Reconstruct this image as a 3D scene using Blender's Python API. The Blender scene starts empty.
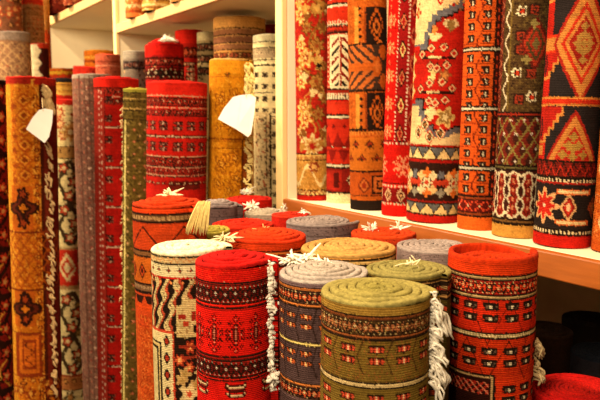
import bpy, math, random, zlib
import numpy as np
from mathutils import Vector, Matrix

# ------------------------------------------------------------------ camera frame
FPX = 700.0
CAM = np.array([0.0, 0.0, 1.2])
TH = math.radians(31.7)                 # angle between the view and the run of the shelves
PITCH = math.atan(85.0 / FPX)
FH = np.array([-math.cos(TH), math.sin(TH), 0.0])
RT = np.array([math.sin(TH), math.cos(TH), 0.0])
UPW = np.array([0, 0, 1.0])
FW = FH * math.cos(PITCH) - UPW * math.sin(PITCH)
UPC = FH * math.sin(PITCH) + UPW * math.cos(PITCH)
D = 1.12                                # distance of the shelf fronts
GROUND = -0.3                           # the floor
SHELF = 0.936                           # top of the long low shelf

def ray(x, y):
    return FW + RT * ((x - 300) / FPX) - UPC * ((y - 200) / FPX)
def at_depth(x, y, Z):
    return CAM + ray(x, y) * Z
def on_z(x, y, z):
    r = ray(x, y); return CAM + r * ((z - CAM[2]) / r[2])
def on_y(x, y, yy):
    r = ray(x, y); return CAM + r * (yy / r[1])
def project(p):
    d = np.asarray(p) - CAM
    Z = d @ FW
    return 300 + FPX * (d @ RT) / Z, 200 - FPX * (d @ UPC) / Z, Z

# ------------------------------------------------------------------ colours
PAL = {k: v for k, v in (s.split('=') for s in '''red=b3130d brightred=cf1c12 deepred=7d0d10 wine=4c0a10 orange=d1561a redorange=cc3312
rust=9c3d1a gold=cf8a1c ochre=d6a040 amber=c8741c lightgold=dba84a cream=ecdcb0 white=f6eedb black=1a100d brown=59331a darkbrown=331b10 navy=1d1c26
mauve=695055 greymauve=9d8b8c palemauve=b9a9a4 grey=8d8073 olive=6b5a20 green=98932f palegreen=b3a64a darkolive=40341a tan=b88650 paletan=cfae78 pink=c66a50
salmon=d5774a blue=5b6270 slate=4a5058 sand=cdb384 brick=8e2c16 straw=dcc67c offwhite=ddd2c0 coffee=6f4522 mustard=a8801f'''.split())}
def lin(h):
    h = PAL.get(h, h)
    c = np.array([int(h[i:i + 2], 16) / 255 for i in (0, 2, 4)])
    return np.where(c <= 0.04045, c / 12.92, ((c + 0.055) / 1.055) ** 2.4)

# ------------------------------------------------------------------ woven designs, drawn knot by knot
class Weave:
    """a carpet face: columns run round the roll (x = 0 faces the shop), rows run down it"""
    def __init__(s, W, y0, y1, base, seed):
        s.off = 0; s.W, s.y0, s.H = W, y0, int(round(y1 - y0))
        s.a = np.empty((s.H, W, 3)); s.a[:] = lin(base)
        s.X, s.Y = np.meshgrid(np.arange(W) - W / 2 + .5, np.arange(s.H) + .5)
        s.r = np.random.RandomState(seed); s.R = W / (2 * math.pi)
    def u(s, dx):                                   # a sideways offset as seen, unrolled
        q = max(-.99, min(.99, (dx + s.off) / s.R)); return s.R * math.asin(q)
    def m(s, mask, c): s.a[mask] = lin(c)
    def band(s, y0, y1, c): 
        a, b = int(round(y0 - s.y0)), int(round(y1 - s.y0)); s.a[max(0, a):max(0, b)] = lin(c)
    def lines(s, *yc):
        for y, c, th in yc: s.band(y, y + th, c)
    def rect(s, x0, x1, y0, y1, c):
        x0, x1 = s.u(x0), s.u(x1)
        s.m((s.X >= x0) & (s.X < x1) & (s.Y >= y0 - s.y0) & (s.Y < y1 - s.y0), c)
    def dashes(s, y, c, period, ln, th=1, off=0):
        s.m((s.Y >= y - s.y0) & (s.Y < y - s.y0 + th) & (((s.X + off) % s.per(period)) < ln), c)
    def vdash(s, x, c, period, ln, th=1, y0=-999, y1=999):
        x = s.u(x); Y = s.Y + s.y0
        s.m((abs(s.X - x) < th / 2 + .01) & ((Y % period) < ln) & (Y >= y0) & (Y < y1), c)
    def vline(s, x, c, th, y0=-999, y1=999):
        x = s.u(x); Y = s.Y + s.y0
        s.m((s.X >= x - th / 2) & (s.X < x + th / 2) & (Y >= y0) & (Y < y1), c)
    def per(s, p): return s.W / max(1, round(s.W / p))
    def stamp(s, x, y, art, pal, sc=1):
        """woven motif from rows of letters, centred on x, its top at y"""
        if isinstance(art, str): art = art.split()
        h, w = len(art), max(len(q) for q in art)
        sx, sy = sc if isinstance(sc, tuple) else (sc, sc)
        x0 = x - w * sx / 2 + s.W / 2; yy0 = y - s.y0
        for j in range(int(h * sy)):
            r = int(yy0 + j)
            if not 0 <= r < s.H: continue
            row = art[int(j / sy)]
            for i in range(int(w * sx)):
                k = int(i / sx)
                if k < len(row) and row[k] != '.':
                    s.a[r, int(math.floor(x0 + i + .5)) % s.W] = lin(pal[row[k]])
    def row(s, y, art, pal, period, x0=0, sc=1):
        p = s.per(period)
        for n in range(int(round(s.W / p))): s.stamp(x0 + n * p, y, art, pal, sc)
    def zig(s, y0, y1, period, c, th=1.5, off=0):
        p = s.per(period); t = abs(((s.X + off) / p) % 1 - .5) * 2
        yc = y0 - s.y0 + t * (y1 - y0 - 1)
        s.m(abs(s.Y - yc) < th, c)
    def saw(s, y0, y1, period, c, up=True, off=0):
        p = s.per(period); t = abs(((s.X + off) / p) % 1 - .5) * 2
        Y = s.Y + s.y0; k = (Y - y0) / (y1 - y0)
        s.m((Y >= y0) & (Y < y1) & ((k > t) if up else (k < t)), c)
    def lattice(s, y0, y1, period, ph, c, th=.12, off=0):
        p = s.per(period); Y = s.Y + s.y0
        a = ((s.X + off) / p + (Y - y0) / ph) % 1; b = ((s.X + off) / p - (Y - y0) / ph) % 1
        s.m((Y >= y0) & (Y < y1) & ((np.minimum(a, 1 - a) < th) | (np.minimum(b, 1 - b) < th)), c)
    def diamond(s, x, y, rx, ry, *cs, step=1):
        """nested diamonds, outermost colour first"""
        x = s.u(x); n = len(cs)
        d = np.floor(abs(s.X - x) / step) * step / rx + np.floor(abs(s.Y + s.y0 - y) / step) * step / ry
        for i, c in enumerate(cs):
            if c: s.m(d < 1 - i / n, c)
    def diamonds(s, y, period, rx, ry, *cs, x0=0):
        p = s.per(period); n = len(cs)
        dx = (s.X - x0 + p / 2) % p - p / 2
        d = abs(dx) / rx + abs(s.Y + s.y0 - y) / ry
        for i, c in enumerate(cs): s.m(d < 1 - i / n, c)
    def rosette(s, x, y, r, *cs, petals=6, ph=0.0, raw=False):
        x = x if raw else s.u(x); dx, dy = s.X - x, s.Y + s.y0 - y
        q = np.hypot(dx, dy) / (1 + .28 * np.cos(petals * np.arctan2(dy, dx) + ph))
        for i, c in enumerate(cs): s.m(q < r * (1 - i / len(cs)), c)
    def speck(s, y0, y1, cols, dens, size=1, x0=-999, x1=999):
        n = int(dens * s.W * (y1 - y0) / size ** 2)
        xs = s.r.randint(0, s.W, n); ys = s.r.uniform(y0 - s.y0, y1 - s.y0, n).astype(int)
        for x, y in zip(xs, ys):
            if x0 <= x - s.W / 2 <= x1 and 0 <= y < s.H:
                s.a[y:y + size, x:x + size] = lin(cols[s.r.randint(len(cols))])
    def flowers(s, y0, y1, sets, gap, rr):
        for y in np.arange(y0 + gap / 2, y1, gap):
            for x in np.arange(-s.W / 2, s.W / 2, gap):
                cs = sets[s.r.randint(len(sets))]
                s.rosette(x + s.r.uniform(-.3, .3) * gap, y + s.r.uniform(-.3, .3) * gap, rr * s.r.uniform(.7, 1.2), *cs,
                          petals=s.r.choice([4, 5, 6, 8]), ph=s.r.uniform(0, 6), raw=True)
    def scroll(s, y0, y1, period, c, th=1.2, amp=.8, off=0):
        p = s.per(period); yc = (y0 + y1) / 2 - s.y0 + amp * (y1 - y0) / 2 * np.sin((s.X + off) / p * 2 * math.pi)
        s.m(abs(s.Y - yc) < th, c)
    def vscroll(s, x0, x1, period, c, th=1.2, y0=-999, y1=999, off=0):
        Y = s.Y + s.y0; a, b = s.u(x0), s.u(x1)
        xc = (a + b) / 2 + (b - a) / 2 * np.sin((Y + off) / period * 2 * math.pi)
        s.m((abs(s.X - xc) < th) & (Y >= y0) & (Y < y1), c)
    # ready-made borders
    def stars(s, y0, y1, bg, light, dark, red, period=11):
        s.band(y0, y1, bg); p = s.per(period); h = y1 - y0; yc = (y0 + y1) / 2
        s.diamonds(yc, p, p * .5, h * .52, dark, red, x0=p / 2)
        s.diamonds(yc, p, p * .42, h * .46, dark, red, dark)
        s.row(yc - (2 if h > 9 else 1), ['.w.', 'www', '.w.'] if h > 9 else ['w', 'w'], {'w': light}, 2 * p)
        s.row(yc - 1.5, ['.w.', 'wrw', '.w.'] if h > 9 else ['w'], {'w': light, 'r': red}, 2 * p, p)
        s.dashes(y0 + 1, light if h > 9 else red, p / 2, 1); s.dashes(y1 - 2, light if h > 9 else red, p / 2, 1, off=p / 4)
    def gul(s, y, period, K, a, b, rows=2, sc=1.0, gap=3, x0=0, hexc=None):
        art = 'KKKKKKKKKKKKKK KaaKKawwaKaaK. .KaaKawwaKKaaK .KaaKawwaKaaKK KKaKKawwaKKaK. KKKKKKKKKKKKKK'.split()
        for i in range(rows):
            s.row(y + i * (6 * sc + gap), art, {'K': K, 'a': a, 'w': b}, period, x0, sc)
        s.row(y + (6 * sc) * rows / 2 - 1, ['.K.', 'KKK', '.K.'], {'K': K}, period, x0)
        if hexc:
            p = s.per(period); h = rows * (6 * sc + gap); Y = s.Y + s.y0
            xc = np.abs((Y - y) / h - .5) * 2 * p * .16
            dx = (s.X - x0) % p
            s.m((abs(dx - p / 2 + p * .16 - xc) < .8) & (Y > y - 6) & (Y < y + h + 6), hexc)
    def rgba(s, wear=.13, stray=.3):
        g = s.r; a = s.a
        jj, ii = np.indices((s.H, s.W)); mv = g.rand(s.H, s.W) < stray      # knots that strayed off the drawing
        a = a[np.clip(jj + mv * g.randint(-1, 2, mv.shape), 0, s.H - 1), (ii + mv * g.randint(-1, 2, mv.shape)) % s.W]
        lum = a.min(2, keepdims=True); a = a * (1 - .38 * np.clip((lum - .2) / .5, 0, 1))   # aged whites
        k = 1 + wear * g.standard_normal((s.H, s.W)) + .06 * g.standard_normal((s.H, 1))
        low = g.standard_normal((s.H // 8 + 2, s.W // 8 + 2)); low = np.repeat(np.repeat(low, 8, 0), 8, 1)[:s.H, :s.W]
        return np.clip(a * (k + .05 * low)[..., None] * np.array([1, .98, .82]) + np.array([.004, .002, .0005]), 0.002, 1)

# ------------------------------------------------------------------ mesh helpers
ROOT = bpy.context.scene.collection
def link(o, parent=None):
    ROOT.objects.link(o)
    if parent: o.parent = parent
    return o
def mesh_obj(name, V, F, mat, parent=None, cols=None, smooth=True):
    """quads F (n,4) or a list of polygons"""
    me = bpy.data.meshes.new(name)
    V = np.asarray(V, dtype=np.float32)
    if isinstance(F, np.ndarray):
        n = len(F)
        me.vertices.add(len(V)); me.vertices.foreach_set('co', V.ravel())
        me.loops.add(n * 4); me.loops.foreach_set('vertex_index', F.astype(np.int32).ravel())
        me.polygons.add(n); me.polygons.foreach_set('loop_start', np.arange(0, n * 4, 4, dtype=np.int32))
        try: me.polygons.foreach_set('loop_total', np.full(n, 4, dtype=np.int32))
        except Exception: pass
        me.update(calc_edges=True)
    else:
        me.from_pydata(V.tolist(), [], F); me.update()
    if cols is not None:
        at = me.attributes.new('knots', 'FLOAT_COLOR', 'POINT')
        c4 = np.ones((len(V), 4), dtype=np.float32); c4[:, :3] = cols
        at.data.foreach_set('color', c4.ravel())
    if smooth: me.polygons.foreach_set('use_smooth', np.ones(len(me.polygons), dtype=bool))
    me.materials.append(mat)
    return link(bpy.data.objects.new(name, me), parent)
def grid_faces(nr, nc, wrap):
    j, i = np.meshgrid(np.arange(nr - 1), np.arange(nc if wrap else nc - 1), indexing='ij')
    i2 = (i + 1) % nc
    return np.stack([j * nc + i, (j + 1) * nc + i, (j + 1) * nc + i2, j * nc + i2], -1).reshape(-1, 4)
def thing(name, label, cat, loc=(0, 0, 0), group=None):
    o = bpy.data.objects.new(name, None); o.empty_display_size = .05; link(o); o.location = loc
    o['label'] = label; o['category'] = cat
    if group: o['group'] = group
    return o
def tubes(paths, radii, sides=5):
    """yarn strands: one tapering tube along each path"""
    V, F = [], []
    for P, rr in zip(paths, radii):
        P = np.asarray(P); n = len(P); b = len(V)
        T = np.gradient(P, axis=0); T /= np.linalg.norm(T, axis=1)[:, None] + 1e-9
        ref = np.array([.3, .5, .81]) if abs(T[0] @ np.array([.3, .5, .81])) < .9 else np.array([1., 0, 0])
        A = np.cross(T, ref); A /= np.linalg.norm(A, axis=1)[:, None]; B = np.cross(T, A)
        for k in range(n):
            q = rr * (1 if k < n - 1 else .45) * (.8 if k == 0 else 1)
            for s in range(sides):
                f = 2 * math.pi * s / sides
                V.append(P[k] + q * (math.cos(f) * A[k] + math.sin(f) * B[k]))
        for k in range(n - 1):
            for s in range(sides):
                s2 = (s + 1) % sides
                F.append((b + k * sides + s, b + k * sides + s2, b + (k + 1) * sides + s2, b + (k + 1) * sides + s))
        F.append(tuple(b + s for s in reversed(range(sides)))); F.append(tuple(b + (n - 1) * sides + s for s in range(sides)))
    return np.array(V), F

# ------------------------------------------------------------------ materials
def nodes(name):
    m = bpy.data.materials.new(name); m.use_nodes = True
    return m, m.node_tree.nodes, m.node_tree.links, m.node_tree.nodes['Principled BSDF']
def wool(name, rib, bump, sheen=0.0, fuzz=900):
    m, N, L, P = nodes(name)
    at = N.new('ShaderNodeAttribute'); at.attribute_name = 'knots'
    tc = N.new('ShaderNodeTexCoord')
    nz = N.new('ShaderNodeTexNoise'); nz.inputs['Scale'].default_value = fuzz; nz.inputs['Detail'].default_value = 3
    L.new(tc.outputs['Object'], nz.inputs['Vector'])
    big = N.new('ShaderNodeTexNoise'); big.inputs['Scale'].default_value = 28; L.new(tc.outputs['Object'], big.inputs['Vector'])
    ad = N.new('ShaderNodeMath'); ad.operation = 'ADD'
    L.new(nz.outputs['Fac'], ad.inputs[0]); L.new(big.outputs['Fac'], ad.inputs[1])
    mr = N.new('ShaderNodeMapRange'); mr.inputs['From Min'].default_value = .6; mr.inputs['From Max'].default_value = 1.4
    mr.inputs['To Min'].default_value = .72; mr.inputs['To Max'].default_value = 1.22
    L.new(ad.outputs[0], mr.inputs['Value'])
    mx = N.new('ShaderNodeVectorMath'); mx.operation = 'SCALE'
    L.new(at.outputs['Color'], mx.inputs[0]); L.new(mr.outputs[0], mx.inputs['Scale'])
    L.new(mx.outputs[0], P.inputs['Base Color'])
    P.inputs['Roughness'].default_value = .95; P.inputs['Specular IOR Level'].default_value = .04
    P.inputs['Sheen Weight'].default_value = sheen; P.inputs['Sheen Roughness'].default_value = .6
    h = nz.outputs['Fac']
    if rib:
        wv = N.new('ShaderNodeTexWave'); wv.bands_direction = 'Z'; wv.inputs['Scale'].default_value = rib
        wv.inputs['Distortion'].default_value = 1.5; L.new(tc.outputs['Object'], wv.inputs['Vector'])
        a2 = N.new('ShaderNodeMath'); a2.operation = 'ADD'; L.new(nz.outputs['Fac'], a2.inputs[0]); L.new(wv.outputs['Fac'], a2.inputs[1]); h = a2.outputs[0]
    bp = N.new('ShaderNodeBump'); bp.inputs['Strength'].default_value = bump; bp.inputs['Distance'].default_value = .0015
    L.new(h, bp.inputs['Height']); L.new(bp.outputs['Normal'], P.inputs['Normal'])
    return m
PILE = wool('woven_wool_pile', 95, .4)
EDGE = wool('overcast_wool_edge', 0, .9, .01, 600)
def yarn(name, c):
    m, N, L, P = nodes(name)
    tc = N.new('ShaderNodeTexCoord'); nz = N.new('ShaderNodeTexNoise'); nz.inputs['Scale'].default_value = 160
    L.new(tc.outputs['Object'], nz.inputs['Vector'])
    cr = N.new('ShaderNodeValToRGB'); b = lin(c)
    cr.color_ramp.elements[0].position = .3; cr.color_ramp.elements[0].color = (*(b * .8), 1)
    cr.color_ramp.elements[1].position = .65; cr.color_ramp.elements[1].color = (*b, 1)
    L.new(nz.outputs['Fac'], cr.inputs['Fac']); L.new(cr.outputs['Color'], P.inputs['Base Color'])
    P.inputs['Roughness'].default_value = .9; P.inputs['Specular IOR Level'].default_value = .15
    return m
YARN = {c: yarn('yarn_' + c, c) for c in ('white', 'cream', 'straw', 'sand', 'paletan')}
def paint(name, c, rough, scale, lo=.85):
    m, N, L, P = nodes(name)
    tc = N.new('ShaderNodeTexCoord'); mp = N.new('ShaderNodeMapping'); mp.inputs['Scale'].default_value = scale
    L.new(tc.outputs['Object'], mp.inputs['Vector'])
    nz = N.new('ShaderNodeTexNoise'); nz.inputs['Scale'].default_value = 6; nz.inputs['Detail'].default_value = 5
    L.new(mp.outputs[0], nz.inputs['Vector'])
    cr = N.new('ShaderNodeValToRGB'); b = lin(c)
    cr.color_ramp.elements[0].position = .3; cr.color_ramp.elements[0].color = (*(b * lo), 1)
    cr.color_ramp.elements[1].position = .7; cr.color_ramp.elements[1].color = (*b, 1)
    L.new(nz.outputs['Fac'], cr.inputs['Fac']); L.new(cr.outputs['Color'], P.inputs['Base Color'])
    bp = N.new('ShaderNodeBump'); bp.inputs['Strength'].default_value = .15; bp.inputs['Distance'].default_value = .002
    L.new(nz.outputs['Fac'], bp.inputs['Height']); L.new(bp.outputs['Normal'], P.inputs['Normal'])
    P.inputs['Roughness'].default_value = rough
    return m

# ------------------------------------------------------------------ a rolled rug
ROLLS = []
def rolled_rug(key, label, cx, Z=None, r=None, top=None, base=None, foot=GROUND, t=.012, edge='red', face='red', design=None, group=None,
               seam=150, wind=1, dome=.004, oval=.02, flare=0.0, lean=0.0, lean_in=0.0, edge2=None, above=0, up=None, fringe=None, tuft=None, lip=.38, sink=0.0, core=None):
    """cx, top: where the middle of its upper end shows; r: radius; foot: height it stands at.
    base: for the rolls whose feet show, the row where the front of the foot shows, with `up` the length."""
    seed = zlib.crc32(key.encode()) & 0xffff; rn = np.random.RandomState(seed)
    if base is not None:
        P = on_z(cx, base, foot); away = P - CAM; away[2] = 0; away /= np.linalg.norm(away)
        C = P + away * r; ztop = foot + up
        Z = project([C[0], C[1], foot])[2]
    else:
        C = at_depth(cx, top, Z); ztop = C[2]
    d = CAM - C; phc = math.atan2(d[1], d[0])
    Hh = ztop - foot
    lipd = t * lip
    front = C + np.array([d[0], d[1], 0]) / math.hypot(d[0], d[1]) * r
    yf = project([front[0], front[1], ztop - lipd])[1]
    Zf = project([front[0], front[1], ztop - lipd])[2]
    ya = yf; yb = project([front[0], front[1], foot])[1]
    cell = Zf / FPX
    W = int(min(420, max(70, round(2 * math.pi * r / cell))))
    yend = min(yb, 425)
    wv = Weave(W, math.floor(ya), math.ceil(yend) + 1, face, seed)
    if design: design(wv)
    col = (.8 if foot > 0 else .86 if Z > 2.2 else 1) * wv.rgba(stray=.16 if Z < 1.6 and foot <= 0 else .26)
    # rows down the roll: one per woven row while they matter, then coarser
    ys = np.arange(wv.H) + wv.y0 + .5
    yq = np.concatenate([[ya], ys[(ys > ya + .5) & (ys < yend - .3)]])
    def z_at(y):                                        # height on the front of the roll
        rr = ray(project([front[0], front[1], ztop])[0], y); k = ((front - CAM)[:2] @ d[:2]) / (rr[:2] @ d[:2])
        return CAM[2] + rr[2] * k
    zq = np.array([z_at(y) for y in yq]); rows = np.clip((yq - wv.y0).astype(int), 0, wv.H - 1)
    zq[0] = ztop - lipd; zq = np.minimum(zq, ztop - lipd)
    if zq[-1] > foot + .02:
        n = max(2, int((zq[-1] - foot) / (cell * 5)))
        ze = np.linspace(zq[-1], foot, n + 1)[1:]
        span = max(1, int(wv.H * .6)); re = wv.H - 1 - (np.arange(1, n + 1) * 5) % span
        zq = np.concatenate([zq, ze]); rows = np.concatenate([rows, np.clip(re, 0, wv.H - 1)])
    else: zq[-1] = foot
    p2, p3 = rn.uniform(0, 6.28, 2); e3 = .008
    seam_a = phc + math.radians(seam)
    def wob(ph): return 1 + oval * np.cos(2 * (ph - p2)) + e3 * np.cos(3 * ph + p3)
    def r_out(tau, ph): return (r + t / 2 - t * tau / (2 * math.pi) + flare * np.exp(-(tau / .35) ** 2)) * wob(ph)
    ph = phc + (np.arange(W) + .5 - W / 2) / W * 2 * math.pi
    tau = ((ph - seam_a) * wind) % (2 * math.pi)
    rw = r_out(tau, ph)
    bulge = 1 + .006 * np.sin(np.linspace(0, 9, len(zq)) + p2)[:, None] * np.ones((1, W))
    fl = np.exp(-np.clip((ztop - zq) / .05, 0, 9))[:, None]            # the flare fades below the lip
    rw2 = (r + t / 2 - t * tau / (2 * math.pi)) * wob(ph)
    RR = (rw2[None] + (rw - rw2)[None] * fl) * bulge; RR[0] = rw
    V = np.stack([RR * np.cos(ph), RR * np.sin(ph), np.repeat((zq - foot)[:, None], W, 1)], -1).reshape(-1, 3)
    root = thing('rug_roll', label, 'rolled rug', (C[0], C[1], foot), group)
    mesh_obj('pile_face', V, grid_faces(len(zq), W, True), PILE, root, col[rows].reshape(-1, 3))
    # the coiled selvedge on top: a rounded ridge wound inwards
    turns = max(1.2, (r - .05 * t) / t); spt = int(min(110, max(40, W / 2.6)))
    n = int(turns * spt); ta = np.linspace(0, turns * 2 * math.pi, n); pa = seam_a + wind * ta
    ro = r_out(ta, pa); rc = ro - t / 2 * wob(pa)
    prof = np.array([(1, -2.2), (1.0, -1.0), (.93, -.5), (.74, -.15), (.4, -.03), (0, 0), (-.4, -.03), (-.76, -.15), (-.92, -.5), (-.93, -1.6), (-.93, -3.0)])
    prof[0] = (.985, -1.6)
    z_loc = dome * (1 - (rc / r) ** 2) - sink * np.clip((ta / (2 * math.pi) - .75) / .6, 0, 1)
    z_loc += .0011 * np.sin(ta * 1.7 + p2) + .0009 * np.sin(ta * 4.3 + p3) + .0004 * rn.standard_normal(n)
    # outermost turn stays level with the face
    z_loc *= np.clip(ta / 5.0, .0, 1)
    jit = 1 + .05 * rn.standard_normal((n, 1))
    rad = rc[:, None] + prof[None, :, 0] * (t / 2 * .97) * wob(pa)[:, None]
    rad[:, 0] = np.where(ta < 2 * math.pi, ro * .985, rad[:, 0])
    zz = Hh + z_loc[:, None] + prof[None, :, 1] * lipd * jit
    V = np.stack([rad * np.cos(pa)[:, None], rad * np.sin(pa)[:, None], zz], -1).reshape(-1, 3)
    e1 = lin(edge); e2 = lin(edge2 or edge); mixk = np.clip(ta / (turns * 6.28), 0, 1)[:, None]
    ce = (e1 * (1 - mixk) + e2 * mixk)[:, None, :] * np.ones((n, len(prof), 1))
    shade = (.9 + .12 * rn.standard_normal((n, len(prof))) + .1 * np.sin(np.arange(n) * 2.1)[:, None])
    ce = np.clip(ce * (.86 if ce.mean() < .5 else 1.05) * shade[..., None] * np.array([1, .98, .85]), .001, 1)
    mesh_obj('coiled_edge', V, grid_faces(n, len(prof), False)[:, ::-1], EDGE, root, ce.reshape(-1, 3))
    # fringe along the loose end
    def surf(a, z, out=0.0):
        p = phc + math.radians(a); tt = ((p - seam_a) * wind) % (2 * math.pi)
        q = (r + t / 2 - t * tt / (2 * math.pi)) * wob(p) + out
        return np.array([q * math.cos(p), q * math.sin(p), z])
    if fringe:
        for fr in (fringe if isinstance(fringe, list) else [fringe]):
            a, z0, z1, cnt, ln, c, th = fr['a'], z_at(fr['y0']) - foot, z_at(fr['y1']) - foot, fr['n'], fr['len'], fr.get('c', 'cream'), fr.get('th', .0016)
            z0 = min(z0, Hh - .004)
            tang = np.array([-math.sin(phc + math.radians(a)), math.cos(phc + math.radians(a)), 0]); rad_v = np.array([math.cos(phc + math.radians(a)), math.sin(phc + math.radians(a)), 0])
            paths = []
            for k in range(cnt):
                clump = rn.randint(10000) if k % 4 == 0 else clump
                cr = np.random.RandomState(clump); zc = z0 + (z1 - z0) * ((k // 4) * 4 + cr.uniform(0, 3)) / cnt
                s0 = surf(a + cr.uniform(-4, 4) + rn.uniform(-2, 2), zc + rn.uniform(-.004, .004), -.002)
                dr = tang * (fr.get('side', 1) * cr.uniform(.2, 1.0)) + rad_v * cr.uniform(.5, 1.0) * fr.get('out', 1)
                dr = dr / np.linalg.norm(dr); l = ln * cr.uniform(.7, 1.15) * rn.uniform(.9, 1.1); dn = cr.uniform(.4, 1.0) * fr.get('droop', 1)
                w = rn.uniform(-1, 1, 3) * .006; P = []
                for q in np.linspace(0, 1, 7):
                    P.append(s0 + dr * l * .62 * (q - .25 * q * q) + UPW * (-dn * l * q ** 1.6) + w * math.sin(q * 5 + clump))
                paths.append(P)
            V, F = tubes(paths, [th * rn.uniform(.75, 1.2) for _ in paths])
            o = mesh_obj('fringe', V, F, YARN[c], root); o['label'] = c.replace('pale', 'pale ') + ' wool fringe along the loose end'; o['kind'] = 'stuff'
    if tuft:
        for tf in (tuft if isinstance(tuft, list) else [tuft]):
            px, py, size, cnt, c = tf
            P0 = on_z(px, py, ztop + .004) - np.array([C[0], C[1], foot]); paths = []
            for k in range(int(cnt * 1.7)):
                dr = rn.normal(0, 1, 3); dr[2] = abs(dr[2]) * .5; dr /= np.linalg.norm(dr); l = size * rn.uniform(.3, .85); cv = rn.normal(0, .5, 3) * size
                o0 = P0 + rn.normal(0, .25, 3) * size * np.array([1, 1, .3])
                paths.append([o0 + dr * l * q + cv * q * q - UPW * (.45 * size * q * q) for q in np.linspace(0, 1, 6)])
            V, F = tubes(paths, [min(.0023, size * .10) * rn.uniform(.7, 1.2) for _ in paths])
            V[:, 2] = np.maximum(V[:, 2], Hh - .002)
            o = mesh_obj('wool_tuft', V, F, YARN[c], root); o['label'] = c + ' knotted yarn ends on top'
    if lean or lean_in:
        ax = Matrix.Rotation(math.radians(lean), 3, Vector(FH)) @ Matrix.Rotation(math.radians(lean_in), 3, Vector(RT) * -1)
        # it keeps its upper end where it shows and swings its foot
        root.rotation_euler = ax.to_euler()
        o = ax @ Vector((0, 0, Hh)); root.location = (C[0] - o.x, C[1] - o.y, foot) if base is None else (C[0], C[1], foot + r * math.sin(math.radians(abs(lean))))
    ROLLS.append((key, C[0], C[1], r, foot, ztop))
    return root
# ------------------------------------------------------------------ designs of the floor rolls (rows as they show)
K = 'black'
def d_green(w):
    w.band(300, 317, '8a6a2e'); w.speck(300, 317, ['7a5a24', '9a7a38'], .3)
    w.lines((317, K, 2), (319, '7a4020', 2), (321, K, 1)); w.stars(322, 337, '3a2612', 'd8c090', '1e130c', '9a5a38', 12)
    w.speck(323, 336, ['a86848', 'a88a50', '4a3018', K], .22)
    w.lines((337, K, 1), (338, '8a4a26', 2), (340, K, 3)); w.band(343, 385, '68501f'); w.speck(343, 385, ['54401a', '7a642c', '8a4a28'], .22)
    w.gul(347, 31, '1e0f0a', 'b8402a', 'e0b088', 2, 1.35, 4, hexc='3a240e')
    w.lines((384, K, 2), (386, 'sand', 3), (389, K, 2)); w.band(391, 470, '6a5422')
    w.gul(396, 31, '1e0f0a', 'b8402a', 'e0b088', 2, 1.35, 4)
def d_red(w):
    w.band(255, 284, 'c4140f'); w.speck(262, 284, ['e0301c', 'a80e0c'], .2); w.speck(270, 283, ['e8b090'], .004)
    w.lines((283, K, 2), (285, '8a1410', 1), (286, K, 1)); w.stars(287, 304, '8e1812', 'white', K, '5a0c0c', 11)
    w.lines((304, K, 2), (306, 'brightred', 2), (308, K, 2), (310, 'a01410', 2)); w.band(312, 357, 'cc1610')
    Kd = '3a0a08'
    lace = """.......K....... ......K.K...... .....K.w.K..... ...K..K.K..K... ..K.K..K..K.K.. ...K..KrK..K... .....K.w.K..... .K..K.KrK.K..K. K.KK.KrwrK.KK.K .K.K.KrwrK.K.K. K.Kw.KrwrK.wK.K .K.K.KrwrK.K.K. K.KK.KrwrK.KK.K .K..K.KrK.K..K. .....K.w.K..... ...K..KrK..K... ..K.K..K..K.K.. ...K..K.K..K... .....K.w.K..... ......K.K...... .......K......."""
    w.row(315, lace, {'K': '2c0606', 'w': 'c8806a', 'r': '6a1a14'}, 24, 0, (1.5, 1.95))
    w.lines((357, K, 2), (359, '8a1410', 2), (361, K, 2)); w.stars(363, 378, '8e1812', 'white', K, '5a0c0c', 11)
    w.lines((378, K, 2), (380, 'brightred', 1), (381, K, 2)); w.band(383, 440, 'c4140f')
    w.row(384, 'KK.........KK KwKKKKKKKKKwK KKwwwwwwwwwKK .KKbbbbbbbKK. ..KKKKKKKKK.. KwK.......KwK .KKwwwwwwwKK. ..KKKKKKKKK..'.split(), {'K': '3a0c0a', 'w': 'd8b890', 'b': '6a1410'}, 42, 0, 1.9)
def d_mauve(w):
    w.band(270, 290, '66525a'); w.lines((288, K, 1), (289, 'c07038', 2), (291, K, 1)); w.stars(292, 304, '3a2420', 'sand', K, 'c05030', 10)
    w.lines((304, K, 1), (305, 'c07038', 2), (307, K, 2)); w.band(309, 344, '48363a'); w.speck(309, 344, ['3a2c32', '584448'], .25)
    w.gul(315, 19, '1a100d', 'c0582c', 'e8c48c', 2, .95, 5, hexc='2a1c1c')
    w.lines((343, K, 1), (344, 'straw', 2), (346, K, 1)); w.band(347, 385, '48363a'); w.gul(352, 19, '1a100d', 'c0582c', 'e8c48c', 2, .95, 5, hexc='2a1c1c')
    w.lines((384, K, 1), (385, 'c07038', 2), (387, K, 1)); w.stars(388, 400, '3a2420', 'sand', K, 'c05030', 10); w.band(402, 450, '48363a')
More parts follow.
